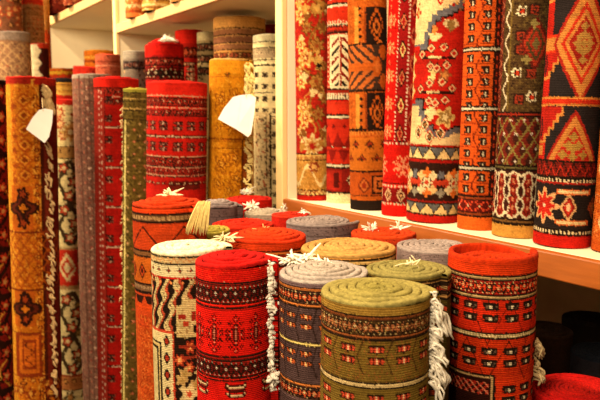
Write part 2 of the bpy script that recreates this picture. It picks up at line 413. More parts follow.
def d_cream(w):
    w.band(240, 258, 'e8d8b0'); w.lines((257, K, 2), (259, 'sand', 5)); w.zig(259, 264, 7, 'c08a58', 1); w.lines((264, K, 2)); w.band(266, 278, 'e4d4ac')
    w.row(268, '..K.. .KrK. KrrrK .KrK. ..K..'.split(), {'K': K, 'r': '8e2c16'}, 12, 0, 1.2)
    w.lines((278, 'red', 2)); w.band(280, 440, '1e120e')
    Y = w.Y + w.y0
    for i, c in enumerate(('c8b080', 'a8402a', K, K, 'd0ba88')):
        q = ((w.X * 1.0 + (Y - 280) * .28 + 2.2 * np.sin(Y * .35 + w.X * .2)) % 13); w.m((Y >= 280) & (Y < 334) & (q >= i * 2.6) & (q < i * 2.6 + 2.2), c)
    w.rect(-16, 60, 300, 338, 'c8b07c'); w.speck(300, 338, ['b09860', 'd8c490', '9a7a50'], .2, 2, w.u(-16), 90); w.rect(-14, -6, 315, 320, '8e2418'); w.rect(-9, -3, 322, 327, 'b03a24'); w.rect(0, 5, 312, 322, '8e2418'); w.rect(-16, -10, 300, 306, K); w.rect(2, 9, 326, 334, K)
    w.row(282, '.w. www .w.'.split(), {'w': 'e88a50'}, 13, 4); w.row(290, '.r. rwr .r.'.split(), {'w': 'e8a070', 'r': 'b03a24'}, 13, -2)
    w.rect(-60, -18, 332, 440, 'd8c698'); w.rect(-60, -18, 332, 335, 'b8402a'); w.rect(-20, -18, 332, 440, 'b8402a')
    w.rect(-60, -31, 345, 440, K); w.rect(-60, -32.5, 347, 440, 'c8ae78'); w.rect(-60, -34, 350, 440, K); w.rect(-60, -35.5, 353, 440, 'c8b688')
    for y in range(343, 430, 17): w.diamond(-25.5, y, 4, 6, K, '9a2c1c')
    for x, y, r_ in ((-2, 348, 6), (-13, 361, 5.5), (-3, 368, 5), (8, 358, 5)): w.rosette(x, y, r_, '8e2c1c', 'd86a3c', 'f0b070')
    w.rect(-14, 3, 346, 349, '8e2c1c'); w.rect(-10, 2, 357, 360, '8e2c1c')
    for x, y in ((-11, 381), (-8, 375), (4, 386)): w.rosette(x, y, 6, 'b89a64', 'a88a50', petals=5)
    w.rosette(-4, 395, 9, 'd8c490', 'e0cc98', 'b84a30', petals=5); w.rosette(8, 374, 5, 'd8c490', 'b84a30')
def d_tall_orange(w):
    w.band(200, 214, 'cc3a14'); w.lines((214, K, 2)); w.band(216, 222, '5a3a26'); w.row(217, ['K.K.', '.K.K', 'K.K.', '.K.K'], {'K': 'c8a070'}, 5); w.lines((222, K, 2)); w.band(224, 252, 'b43a16')
    w.zig(228, 252, 44, '4a180c', 1.5, 6); w.zig(233, 262, 44, 'a83a14', 1.5, 6)
    w.lines((251, K, 2), (253, '7a5030', 4), (257, K, 2)); w.band(259, 286, 'b4581a'); w.diamonds(273, 17, 6, 9, K, 'a83a14', K)
    w.lines((285, K, 2)); w.band(287, 293, '6a4a34'); w.row(288, ['K.K.', '.K.K', 'K.K.'], {'K': 'b09070'}, 5); w.lines((293, K, 3)); w.band(296, 330, 'b8401a')
    w.saw(298, 314, 18, '2a120c', False, 4); w.band(306, 313, 'c24216')
    w.speck(318, 326, [K], .06, 3); w.band(330, 480, 'b4481a'); w.speck(318, 440, ['9c3410', 'c8642a'], .35, 2)
def d_orange(w):
    for y in range(262, 277, 3): w.lines((y, 'b02c0c', 1))
    w.lines((275, K, 2), (277, 'a88a60', 2), (279, K, 2)); w.stars(281, 294, '9c1c14', 'sand', K, 'd03a1c', 9); w.speck(282, 293, [K, 'e0a070', '7a1410'], .12)
    w.lines((294, K, 2), (296, 'a88a60', 2), (298, K, 2)); w.band(300, 334, 'c0260f')
    for y in range(300, 420, 3): w.lines((y, 'a81e0c', 1))
    art = 'KKKKKKKKKK KKKKKKKKKK KKsKwwKKsK .KsKwwKsKK KKKKKKKKKK .KKKKKKKK.'
    w.row(302, art, {'K': K, 's': '5a463c', 'w': 'f0dcc0'}, 21, 2, (1.5, 1.4)); w.row(314, art, {'K': K, 's': '5a463c', 'w': 'f0dcc0'}, 21, 2, (1.5, 1.4))
    w.zig(299, 345, 40, '3a0c08', .9); w.band(332, 334, K); w.band(334, 337, 'e0c89c'); w.dashes(334, 'a8885c', 3, 1, 3); w.band(337, 339, K)
    w.zig(340, 382, 40, '3a0c08', .9)
    w.row(347, art, {'K': K, 's': '5a463c', 'w': 'f0dcc0'}, 21, 2, (1.5, 1.4)); w.row(359, art, {'K': K, 's': '5a463c', 'w': 'f0dcc0'}, 21, 2, (1.5, 1.4))
    w.row(385, art, {'K': K, 's': '5a463c', 'w': 'f0dcc0'}, 21, 2, (1.5, 1.4)); w.row(396, art, {'K': K, 's': '5a463c', 'w': 'f0dcc0'}, 21, 2, (1.5, 1.4))
    w.rect(-44, 8, 374, 440, K); w.rect(-44, 6, 376, 440, 'b89468'); w.rect(-44, 4, 378, 440, '2a0e0c')
    Y = w.Y + w.y0; w.m((w.X > w.u(-43)) & (w.X < w.u(2)) & (Y > 382) & (Y < 394) & ((w.X + Y) % 7 < 3), 'a82418'); w.m((w.X > w.u(-43)) & (w.X < w.u(2)) & (Y > 382) & (Y < 394) & ((w.X - Y) % 7 < 2), 'c87058')
def d_olive_back(w):
    w.band(270, 284, '6e5a28'); w.lines((282, K, 2), (284, 'a87a48', 1), (285, K, 2)); w.stars(287, 298, '2a1812', 'b89060', K, 'c04028', 11); w.lines((298, K, 2), (300, 'a87a48', 2), (302, K, 2)); w.band(304, 440, '4a3c18'); w.gul(310, 22, K, 'b8402a', 'd89a6a', 2, .9, 4)
def d_ochre(w):
    w.band(240, 262, 'b8803c'); w.lines((260, K, 2), (262, 'd8b070', 3), (265, K, 2)); w.stars(267, 276, '5a3418', 'sand', K, 'c05030', 10); w.band(278, 440, 'a8742c')
def d_redback(w):
    w.band(230, 252, 'bf3412'); w.lines((251, '4a140a', 2), (253, 'c86a2a', 2), (255, K, 1)); w.band(256, 266, '8a2410'); w.stars(257, 266, '7a1c10', 'd8a060', K, 'c8481c', 8); w.lines((266, K, 2)); w.band(268, 440, 'a82c12'); w.gul(274, 20, K, 'b8602a', 'e8c48c')
def plain(c, *ls):
    def f(w):
        w.band(w.y0, w.y0 + 400, c); w.speck(w.y0, w.y0 + 60, [K], .03)
        for dy, cc, th in ls: w.band(w.y0 + dy, w.y0 + dy + th, cc)
    return f
# ------------------------------------------------------------------ tall rolls on the left
def d_gold_persian(w):
    w.band(76, 84, 'a8261a'); w.band(84, 470, 'c4701a'); w.speck(84, 470, ['b45a16', 'd89030', 'a84a14'], .35, 2)
    w.rect(-40, -19, 84, 470, 'cf8a26'); w.speck(84, 470, ['b86a1c', 'e0a840'], .3, 1, -40, w.u(-19))
    w.rect(12, 40, 84, 470, '6a2014'); w.rect(9, 12, 84, 470, '4a1c10'); w.vscroll(2, 8, 22, 'e0a03c', 1)
    for y in range(96, 420, 9): w.rosette(5, y, 2.6, '7a3014', 'd89030')
    for y in range(100, 190, 15):
        w.diamond(-7, y, 8, 7, 'a84a14', 'd88a2c', '8a3a12'); w.rosette(-16, y + 6, 3, '9a4214')
    for y0, y1 in ((186, 231), (292, 328)):
        w.rect(-20, 0, y0, y1, 'b85a18')
        w.rosette(-10, (y0 + y1) / 2, 14, '2a120c', '5a2014', '2a120c', 'c8701c', petals=4); w.rosette(-10, y0 + 8, 6, '2a120c', '9a3a18', petals=5); w.rosette(-10, y1 - 8, 6, '2a120c', '9a3a18', petals=5)
    w.lattice(234, 288, 10, 12, 'a04a16', .10)
    w.rect(-20, 6, 334, 378, '8a3414'); w.rect(-17, 3, 337, 375, 'cc6a1c'); w.rect(-14, 0, 341, 371, '8a3414'); w.rect(-12, -2, 344, 368, 'c8641c'); w.vscroll(-11, -3, 14, '6a2412', 1, 344, 368)
    w.lines((334, '7a3014', 1), (378, '7a3014', 1), (232, '7a3014', 2), (290, '7a3014', 2)); w.flowers(380, 440, (('8a3414', 'e0a040'), ('5a2014', 'c8701c')), 10, 4)
def d_cream_scroll(w):
    w.band(96, 105, 'b0241a'); w.band(105, 460, 'dccb98')
    w.flowers(108, 146, (('7a5a34', 'd8a860'), ('a0442a', 'e0b080')), 11, 5); w.rosette(2, 132, 8, 'c49858', 'a06a38', 'e8d8a8', petals=8)
    w.band(146, 158, 'a8804a'); w.row(148, 'K.K .K. KrK .K. K.K'.split(), {'K': '4a2a18', 'r': 'b83a24'}, 9); w.lines((146, K, 1), (158, K, 1))
    for y0, y1 in ((160, 246), (292, 374)):
        w.lattice(y0, y1, 26, 44, '3a2c1c', .10)
        for y in range(y0 + 8, y1 - 3, 14):
            w.rosette((y % 3) * 5 - 6, y, 6, '3a2c20', 'b04028', 'dccb98', petals=5); w.rosette((y % 4) * 3 + 5, y + 6, 4, '4a3c28', '8a6a3a')
    w.band(248, 290, '9c7a52'); w.rect(-20, 6, 250, 286, 'b0281a'); w.diamond(-4, 268, 9, 14, 'dccb98', 'b0281a', 'e8d8a8'); w.vscroll(6, 14, 12, '5a4430', 1.2, 248, 290)
    w.lines((376, '8a3420', 2)); w.band(378, 391, 'a86a3c'); w.row(380, '.KKK. K.r.K KrrrK K.r.K .KKK.'.split(), {'K': '3a2018', 'r': 'c8904a'}, 9); w.lines((391, K, 1)); w.flowers(394, 440, (('8a3424', 'dccb98'), ('4a3c28', 'b07a40')), 12, 5)
def d_mauve_dots(w):
    w.band(70, 78, 'a0918a'); w.band(78, 470, '76544a'); w.speck(78, 470, ['63443e', '8a6a5c', '7a4038'], .3, 2)
    for i, x in enumerate((-14, -9, -4, 1, 6, 11)):
        w.vline(x, '5c3c36', 1.2)
        for y in range(82 + (i % 2) * 5, 440, 10): w.stamp(w.u(x + 2.5), y, '.w. wrw .w.' if i % 2 else 'w w', {'w': 'd0b0a0' if i % 2 else 'c07060', 'r': '9a2c20'})
def d_red_bokhara(w):
    w.band(76, 90, 'c01c12'); w.lines((87, K, 1)); w.stars(88, 95, '8a1a14', 'e0b8a0', K, 'a82a1c', 7); w.lines((96, 'd0a088', 1)); w.stars(98, 105, '8a1a14', 'e0b8a0', K, 'a82a1c', 7); w.band(106, 470, 'a01210')
    n = 0
    for y in range(127, 430, 40):
        w.lines((y - 1, '3a0a08', 1), (y, 'd8b09c', 1))
        for yy in (y - 33, y - 14):
            w.gul(yy + 2, 16, '2a0c0a', '7a4038', 'b88878', 2, .62, 1, x0=7)
    w.rect(-30, -13, 90, 470, '9a2a22'); w.vdash(-18, 'e0b8a8', 6, 2, 2, 90, 470); w.vdash(-15.5, 'e8c4b0', 7, 3, 1, 90, 470); w.vline(-13, '5a0c0c', 1, 90, 470)
def d_olive_tall(w):
    w.band(84, 92, '8a8434'); w.lines((92, K, 1)); w.band(93, 470, '59491f'); w.speck(93, 470, ['3c3016', '6e5c2a', '4a3a18'], .4, 2); w.lines((98, 'a88a50', 1), (101, K, 1), (108, 'a88a50', 1), (110, K, 1), (119, K, 1))
    for i, x in enumerate((-9, -4, 1, 6, 11)):
        for y in range(122 + (i % 2) * 6, 430, 12): w.stamp(w.u(x), y, '.w. wrw .w.', {'w': 'a04a34' if i % 2 else '9a8450', 'r': 'c88a6a'})
    w.vline(-12, 'c8b878', 1.5, 120, 470)
def d_red_big(w):
    w.band(80, 97, 'bc1c13'); w.lines((95, 'b88870', 1), (97, K, 1)); w.stars(98, 105, '7c1612', 'b88870', K, '9a2418', 7); w.lines((105, K, 1), (107, 'b88870', 1)); w.stars(109, 115, '8a1812', 'b07c68', K, '92201a', 6); w.lines((115, K, 1))
    w.band(116, 160, 'a61410'); w.gul(121, 14, '2a0c0a', '7a4038', 'c09888', 2, .75, 1); w.lines((135, '3a0a08', 1), (136, 'c8a890', 1), (137, '3a0a08', 1)); w.gul(142, 14, '2a0c0a', '7a4038', 'c09888', 2, .75, 1)
    w.lines((156, 'b88870', 1), (157, K, 1)); w.stars(158, 166, '7c1612', 'b88870', K, '9a2418', 7); w.lines((166, K, 1), (167, 'b88870', 1)); w.stars(168, 175, '8a1812', 'b07c68', K, '92201a', 6); w.lines((175, 'b88870', 1), (176, K, 1)); w.band(177, 300, 'a41410')
    w.rect(-8, 24, 181, 190, '5a1410'); w.row(182, 'K.K.K KwKwK K.K.K'.split(), {'K': K, 'w': 'd8a888'}, 7); w.band(190, 260, 'b41812')
def d_gold_tall(w):
    w.band(60, 72, 'c8861c'); w.band(72, 300, 'b87614'); w.speck(72, 240, ['a8640f', 'cc9026', 'ba7410'], .4, 2); w.lines((76, '9a5a14', 1), (138, '7a3c10', 2), (141, '9a5a14', 1), (148, '7a3c10', 1))
    w.stamp(-4, 72, 'KKKKKKK KK.r.KK .KKKKK. ..KrK.. ...K...'.split(), {'K': '5a3812', 'r': 'b0501c'})
    for x, y, r_ in ((-10, 100, 8), (4, 94, 6), (9, 118, 7), (-4, 122, 7), (-14, 128, 4), (-8, 164, 9), (6, 158, 7), (8, 178, 8), (-12, 184, 6), (0, 190, 6)):
        w.rosette(x, y, r_, '8a4c10', 'c4801a', '7a4010', 'cf9430', petals=5)
    w.vscroll(-16, 2, 40, '94560f', 1, 84, 136); w.vscroll(-14, 4, 36, '94560f', 1, 150, 240); w.rect(15, 40, 150, 300, '7a3a12'); w.vline(14, '5a2c10', 1.5, 138, 300)
def d_cream_blocks(w):
    w.band(30, 42, 'd8d0b0'); w.lines((41, K, 1), (47, K, 1)); w.band(48, 58, '9a8870'); w.row(50, 'KwK wKw KwK wKw'.split(), {'K': '4a3a30', 'w': 'c8b090'}, 6); w.lines((59, K, 1), (64, K, 2)); w.band(66, 300, 'e0d0a4')
    art = 'KKKKKKK KbKKKbK .KKKKK. KbKKKbK KKKKKKK'
    for y in range(72, 230, 12): w.row(y, art, {'K': '2c2018', 'b': '8a7860'}, 11, 3)
    w.lines((92, K, 1), (116, K, 1), (118, '8a6a4a', 1))
    w.rect(-18, -2, 112, 300, 'c4ae86'); w.speck(114, 240, ['5a4030', 'dcc8a0', 'a05a40', '7a6a54'], .4, 2, w.u(-17), w.u(-3)); w.vline(-2, K, 1.5, 112, 300); w.vline(-6, '3a281c', 1, 114, 300)
def d_tan(w):
    w.band(14, 28, 'c08a4a')
    for y in (27, 34, 42, 49): w.lines((y, K, 1), (y + 2, 'a8744a', 1))
    w.band(29, 34, '8a5a3c'); w.band(36, 42, '7a4e38'); w.band(44, 49, '8a5c40'); w.band(51, 80, 'b8803f'); w.gul(52, 13, '4a2a1a', 'a04a30', 'd8b070', 1, 1.0)
def simple(top, body, y0, bands=(), K2='black', guls=None):
    """a plain far roll: top band, then bands (row, height, ground, light, dots)"""
    def f(w):
        w.band(w.y0, y0 + 7, top); w.band(y0 + 7, 500, body); w.speck(y0 + 8, y0 + 200, ['3a1c14', 'c89a70'], .06, 2)
        for y, h, bg, li, rd in bands: w.lines((y - 1, K2, 1)); w.stars(y, y + h, bg, li, K2, rd, max(6, h)); w.lines((y + h, K2, 1))
        for y, p, a, b in (guls or ()): w.gul(y, p, K2, a, b, 2, .7, 1)
    return f
# ------------------------------------------------------------------ rolls on the long shelf
def d_r1(w):
    w.band(-60, 154, 'a01e16'); w.speck(-60, 154, ['8a1812', 'b42c1c'], .25, 2)
    w.vscroll(-4, 8, 60, '8a5a24', 1.4, -60, 152); w.vscroll(-14, 2, 46, 'b0803c', 1, -60, 152, 20)
    for x, y, r_, k in ((-10, -18, 8, 0), (-12, 14, 9, 0), (-6, 28, 6, 1), (-13, 44, 6, 0), (-8, 58, 9, 0), (4, 46, 8, 1), (-13, 82, 7, 0), (-8, 74, 5, 1), (3, 82, 8, 1), (-11, 108, 8, 0), (-9, 118, 8, 0), (-13, 132, 6, 0), (5, 114, 7, 1), (11, 98, 6, 1), (-2, 146, 10, 2), (12, 134, 6, 1), (10, 28, 6, 1), (13, 8, 7, 1), (2, 10, 6, 1), (12, 66, 5, 1), (-14, 0, 6, 0)):
        w.rosette(x, y, r_, *((('b8863c', 'd8b878', 'c09048', '96301c', 'd8b878'), ('6a3c18', 'a87838', '8a5a2a', '8a3a1c'), ('d8c08a', 'b88848', 'a02018'))[k]), petals=7, ph=x)
    for n in range(46):
        w.rosette(w.r.uniform(-16, 16), w.r.uniform(-30, 150), w.r.uniform(2, 4.5), ('a87838', 'd8c08a', 'c09850', '7a4a20')[n % 4], petals=3, ph=n)
    w.rosette(6, 66, 3, K); w.lines((154, K, 1)); w.band(155, 160, 'd0a860'); w.saw(155, 160, 6, 'a8703a'); w.lines((160, K, 1)); w.band(161, 190, 'b8843c'); w.speck(161, 190, ['a06e2e', 'cc9c54'], .3)
    w.scroll(164, 188, 30, 'e8d098', 2.2); w.rosette(0, 167, 5, '8a3420', 'd8a860'); w.row(176, '.w. www .w.'.split(), {'w': 'e8d098'}, 12); w.lines((190, K, 1)); w.band(191, 195, 'd8b878'); w.zig(191, 195, 5, '8a4a24', 1); w.lines((195, K, 1)); w.band(196, 210, 'b01c14')
def d_r2(w):
    w.band(-60, 34, 'b82c18'); w.lines((2, K, 2), (4, 'f0e4c8', 2)); w.band(6, 21, 'b82a16'); w.saw(20, 25, 3, 'e8d8b8'); w.saw(24, 29, 3, K, False); w.band(29, 33, '7a1c14'); w.lines((31, K, 2))
    w.band(33, 88, 'a02014'); w.rect(-15, 40, 34, 88, 'ecdcb8'); Y = w.Y + w.y0
    for c, o in (('7a1610', 0), (K, 9)):
        q = (Y - 34 - abs(w.X - w.u(-4)) * .9 + o) % 18; w.m((Y > 37) & (Y < 86) & (q < 4) & (w.X > w.u(-13)) & (abs(w.X - w.u(-4)) > 1.5), c)
    w.rect(-5, -3, 37, 86, '8a1610'); w.vdash(-16, 'e0c8a0', 5, 2, 2, 34, 88)
    w.lines((88, K, 2)); w.band(90, 93, '8a2014'); w.saw(93, 98, 3, 'e8d8b8', False); w.saw(95, 100, 3, K, True); w.saw(96, 101, 3, 'f0e0c0', False); w.band(101, 114, 'b82c18'); w.lines((114, K, 2), (116, 'f4e8cc', 2), (118, K, 1)); w.band(119, 164, 'b02616')
    w.row(124, '..r.. .rKr. rKKKr .rKr. ..r..'.split(), {'r': '7a1410', 'K': '5a0c0c'}, 12); w.row(146, 'KwwK KwwK'.split(), {'w': 'f4e8cc', 'K': K}, 13); w.lines((146, '6a1410', 1)); w.saw(132, 146, 14, '7a1410'); w.saw(150, 163, 14, '7a1410', False)
    w.lines((164, K, 1), (165, 'f4e8cc', 2), (167, K, 2)); w.band(169, 193, '7a1612'); w.rect(-40, -2, 171, 190, '9a2016'); w.rect(-10, -5, 173, 188, '4a0c0a'); w.diamond(9, 180, 5, 7, 'f0e0bc', '3a0c0a', 'f0e0bc'); w.lines((192, K, 2)); w.band(194, 215, 'ead9b0')
def d_r3(w):
    w.band(-60, 212, 'b0541a'); w.speck(-60, 200, ['9a4414', 'c4682a'], .3, 2)
    for y0 in (7, 94):
        w.rect(-2, 60, y0 if y0 < 50 else 93, y0 + 36, '1e1412'); w.diamond(9, y0 + 18, 8, 16, 'b8581c', '1e1412', 'b8501a', step=2); w.diamond(9, y0 + 20, 4, 7, 'c46a28', '3a1c12')
        w.diamond(12, y0 + 40, 5, 7, 'c06a2c', 'a0441a'); w.rect(-4, -2, y0, y0 + 36, '8a3a14'); w.rect(-14, -10, y0, y0 + 36, 'c88a3a'); w.vdash(-8, K, 7, 3, 3, y0, y0 + 36)
    w.band(44, 90, '3a2a22'); Y = w.Y + w.y0
    q = (abs(Y - 67) + w.X * .9) % 10; w.m((Y > 45) & (Y < 89) & (q < 6) & (w.X < w.u(12) - abs(Y - 67) * .45), 'b8602a'); w.m((Y > 63) & (Y < 71) & (w.X < w.u(10)), 'b4561c'); w.diamond(9, 67, 6, 10, 'b0541a', 'c46a2c', step=2); w.diamond(15, 52, 5, 8, 'b0541a', step=2); w.diamond(15, 82, 5, 8, 'b0541a', step=2); w.lines((43, K, 2), (90, K, 2))
    w.band(130, 134, '8a3c14'); w.saw(129, 136, 4, K, False); w.saw(132, 138, 4, 'c4742e', False); w.band(138, 172, 'b4621e'); w.row(140, '...K... ..KrK.. .KrrrK. KKrKrKK ..KKK.. .K.K.K. K..K..K'.split(), {'K': '3a1c12', 'r': '8a2c14'}, 17, 0, 1.5); w.row(154, '...K... ..KrK.. .KrrrK. KrKKKrK ...K...'.split(), {'K': '3a1c12', 'r': '8a2c14'}, 17, 8, 1.6)
    w.lines((171, '2a1610', 2)); w.band(173, 197, 'a84a18')
    w.rect(2, 24, 176, 195, '2a1610'); w.rect(4, 22, 178, 193, 'b8602a'); w.rect(7, 19, 181, 190, '2a1610'); w.rect(9, 17, 183, 188, 'b8602a'); w.diamond(-6, 186, 7, 8, '6a2814', 'b8602a', '8a2c14'); w.lines((196, '2a1610', 1)); w.band(197, 201, 'b0541a'); w.band(201, 230, '1c1412')
def d_r4(w):
    w.off = -6; w.band(-60, 146, 'b8120e'); w.rect(-3, 13, -60, 146, '8a1014')
    for y in range(-50, 150, 28):
        w.rosette(-10, y + 14, 6, 'e08a60', 'c8301c', 'e8a078', petals=8); w.stamp(w.u(-10), y + 26, 'r.r .r. r.r .r.', {'r': 'd87050'}, 1.2)
    for k, y in enumerate(range(-34, 146, 28)): w.diamond(3, y, 4, 9, K, 'e0b878' if k % 2 else 'c06a4a', '8a1014'); w.diamond(13, y + 14, 3, 8, 'b05a40', '6a0c10')
    w.vdash(-2.5, 'f0d8c0', 4, 2, 1.3, -60, 142); w.vdash(8.5, 'f0d8c0', 4, 2, 1.3, -60, 142); w.vline(15, '5a0c10', 2, -60, 146)
    w.off = 0; w.lines((141, K, 1)); w.dashes(143, 'f0d8c0', 4, 2, 2); w.band(146, 186, 'bc140f')
    for y in (169,): 
        w.row(y - 13, '...p...p... ..p.p.p.p.. ....ppp.... p.p..p..p.p .ppp.p.ppp. ...ppppp... .ppp.p.ppp. p.p..p..p.p ....ppp.... ..p.p.p.p.. ...p...p...'.split(), {'p': 'e08a68'}, 33, 1, 2.0)
    w.lines((184, K, 1)); w.dashes(186, 'f0d8c0', 4, 2, 2); w.band(189, 203, '7a0e12'); w.diamonds(196, 15, 5, 7, 'e0b890', '4a0a0c', 'd8a070', x0=0); w.dashes(204, 'f0d8c0', 4, 2, 2); w.lines((203, K, 1)); w.band(207, 225, 'c0140f')
def d_r5(w):
    w.off = -8; w.band(-60, 147, 'ac1a12'); cr, sl = 'dcc594', '5c5c68'
    up = [(-40, 50), (-15, 50), (-11, 38), (-8, 28), (-4, 21), (1, 17), (7, 15), (12, 12), (17, 9), (23, 4)]; dn = [(-40, 101), (-17, 101), (-13, 112), (-10, 121), (-6, 127), (-1, 132), (6, 133), (14, 132), (20, 130), (24, 128)]
    for k in range(3):
        for L_, s_ in ((up, 1), (dn, -1)):
            for (xa, b), nx in zip(L_, [q[0] for q in L_[1:]] + [40]):
                e = (2, 0, -6)[k] * s_; first = xa == -40
                if first and k < 2: e = -4 * s_
                xx = nx + (5, 4, 0)[k]
                w.rect(xa, xx, *((-60, b + e) if s_ > 0 else (b + e, 148)), (K, sl, cr)[k])
    w.speck(-60, 10, ['ac1a12', '7a4a2c', 'c89a58'], .06, 3); w.rosette(4, -2, 6, 'ac1a12', 'dcc594', petals=4); w.rosette(-18, 12, 5, 'ac1a12', 'c89a58', petals=4); w.rosette(-20, 34, 4, '8a4a2c', 'ac1a12')
    for y in (60, 76, 92): w.rosette(-20, y, 6, 'c89a58', 'e4d09c', 'b0401c', petals=4)
    w.stamp(w.u(0), 26, '..oo... ..ooo.. ..ooo.. ..oo... wwwowww .wwwwww .wwwww. ..www..'.split(), {'o': 'd08040', 'w': 'e0cc98'}, 2.0)
    w.stamp(w.u(15), 20, '.wwbbww. wwbbbbww wwbbbbww .wbbbbw. ..bbbb.. ...bb...'.split(), {'b': '8a6a3a', 'w': 'dcc594'}, 2.0)
    w.stamp(w.u(-1), 66, '.ww. wwww wwww .www .www wwww .ww.'.split(), {'w': 'd8bc80'}, 2.2); w.rosette(12, 76, 6, '8a4a28', 'b87a40', petals=5)
    w.stamp(w.u(0), 108, '..www.. .wwwww. wwwwwww wwwwwww ..www.. ..www.. ..ww...'.split(), {'w': 'e0cc98'}, 2.0); w.rosette(15, 118, 9, 'c8a868', '8a6a3a', 'e0cc98', petals=5)
    for y in (57, 92):
        w.rect(-12, 22, y, y + 3, '2a0c0a'); w.rect(-6, 8, y, y + 2, 'e0cc98')
        for x, dy in ((-12, -2), (-3, -8), (-3, 10), (9, -9), (13, 9), (20, -3), (4, 12)): w.diamond(x, y + dy, 5, 5, '2a0c0a', 'd8a880', 'ac1a12')
    for x, y in ((-12, 134), (0, 138), (10, 134), (-6, 126)): w.diamond(x, y, 5, 7, 'b8402a', 'ecdcb0', K, '8a5a34')
    w.lines((146, 'a01812', 2), (148, K, 1)); w.band(149, 160, '5a5c62'); w.saw(149, 160, 15, 'dcbf88', True); w.zig(149, 160, 15, K, .8); w.lines((160, K, 1)); w.band(161, 164, '9a1612'); w.band(164, 204, '2c1612')
    for n in range(6):
        x = (n - 2.5) * w.W / 6 + w.W / 12 * .4
        for k in range(8):
            a = k * math.pi / 4; w.rosette(x + 9 * math.cos(a), 184 + 10 * math.sin(a), 4.2, ('b83a24', 'e0b880', 'd8702e', 'ecdcb0')[k % 4], petals=4, raw=True)
        w.rosette(x, 184, 5, 'ecdcb0', 'b83a24', raw=True); w.rosette(x + w.W / 12, 176, 4, '60626e', raw=True); w.rosette(x + w.W / 12, 194, 4, '8a8478', petals=4, raw=True); w.rosette(x + w.W / 12, 184, 3, 'b83a24', raw=True)
    w.lines((202, '8a1612', 2), (204, K, 1)); w.band(205, 215, '5a5c62'); w.saw(205, 215, 15, 'dcbf88', True); w.zig(205, 215, 15, K, .8); w.lines((215, K, 2)); w.band(217, 235, 'ac1812')
def d_r6(w):
    w.band(-60, 240, 'cc521c'); art = 'KKKKKKK KnKwnKK .KKwnK. .KKwwK. KnKwnKK KKKKKKK'
    for y in list(range(-50, 46, 12)) + list(range(54, 106, 12)) + list(range(114, 166, 12)) + [174, 186]:
        for x in (-15, 1): w.stamp(w.u(x), y, art, {'K': '24140f', 'w': 'f0e0c4', 'n': '6a5048'}, 1.35); w.rect(x - 7, x + 7, y + 9, y + 10, '8a2c10')
    w.vscroll(-9, -4, 24, '6a200e', .8); w.rect(10, 60, -60, 198, '3a1210'); w.vdash(12, 'c03a1c', 8, 4, 2); w.vline(9.5, K, 1.4); w.vdash(15, 'b03018', 6, 3, 2)
    for y in (47, 107, 167): w.lines((y - 1, K, 2), (y + 1, 'f0e4cc', 2), (y + 3, K, 2))
    w.lines((196, K, 2), (198, '8a3a1c', 2), (200, K, 1)); w.band(201, 213, '5a1410'); w.row(202, 'r...r .r.r. ..w.. .r.r. r...r'.split(), {'r': 'd84a30', 'w': 'e8c0a0'}, 12, 0, 2); w.lines((213, K, 1), (214, '8a3a1c', 2), (216, K, 2)); w.band(218, 240, 'cc5a1e')
def d_r7(w):
    w.band(-60, 116, '4a3620'); w.speck(-60, 116, ['3a2818', '5e4a28', '2c1c14'], .35, 2)
    w.off = -9; w.rect(-50, -15, -60, 250, '5c2018'); w.vscroll(-20, -16, 12, 'a05a40', 1, -60, 250); w.vscroll(-13, -9, 24, 'ecdcc0', 1, -60, 230); w.vline(-8, '6a5428', 2.5, -60, 116); w.vdash(-22, 'b03a24', 8, 3, 2)
    star = '.ww..ww .wKwwKw wwKrrKw .KrrrK. wwKrrKw .wKwwKw .ww..ww'
    for x, y in ((1, 12), (-1, 74), (15, 98)): w.stamp(w.u(x), y - 6, star, {'w': 'f0e4c4', 'K': K, 'r': 'b03018'}, 1.5)
    for x, y in ((13, 10), (1, 36), (13, -20), (13, 74), (2, 100), (1, 50), (1, -14)):
        w.stamp(w.u(x), y - 6, 'KKKKKKK KrrrrrK KrKKKrK KrKrKrK KrKKrrK KrrKKKK KKKrrrK'.split(), {'K': '2c1812', 'r': '8a2c1c'}, 1.6)
    w.diamond(16, 44, 15, 26, '5a1814', '9a2c1c', '4a3620', '9a2c1c', '6a5a34', step=2); w.rosette(8, 60, 4, '8a7a48', petals=4); w.rosette(14, 24, 4, '8a7a48', petals=4)
    w.off = -3; w.lines((112, K, 2), (114, '8a2418', 2), (116, K, 2)); w.band(118, 166, '3a1a14'); w.lattice(118, 166, 15, 22, '6a2018', .18); w.lattice(118, 166, 15, 22, '7a6a38', .07, 3)
    for j, y in enumerate((121, 135, 150, 163)): w.row(y - 2, '..w.. .www. ..w..'.split(), {'w': 'f0e0d0'}, 15, (j % 2) * 7.5)
    w.lines((166, K, 2), (168, '5a5030', 2), (170, K, 2)); w.band(172, 222, '3a1612'); w.rect(-50, -15, 172, 222, '3a1612')
    p = w.per(14); Y = w.Y + w.y0
    dx = abs((w.X % p) - p / 2); lim = p * .5 - 1.2 - 2.2 * abs(np.sin((Y - 174) / 14 * math.pi + .6)); inside = dx < lim
    w.m((Y > 174) & (Y < 219) & inside, '8a2018'); w.m((Y > 174) & (Y < 219) & (abs(dx - lim) < .9), 'f0e0c0'); w.m((Y > 176) & (Y < 216) & (dx < lim - 2) & ((Y + dx * 2) % 9 < 3), '4a1410'); w.m((Y > 176) & (Y < 216) & (dx < 1.2) & (Y % 9 < 4), 'c87a58')
    w.zig(173, 178, 14, 'f0e0c0', 1.2); w.zig(220, 215, 14, 'f0e0c0', 1.2); w.lines((220, K, 2), (222, '6a4a28', 2), (224, K, 3)); w.band(227, 250, 'c08a40')
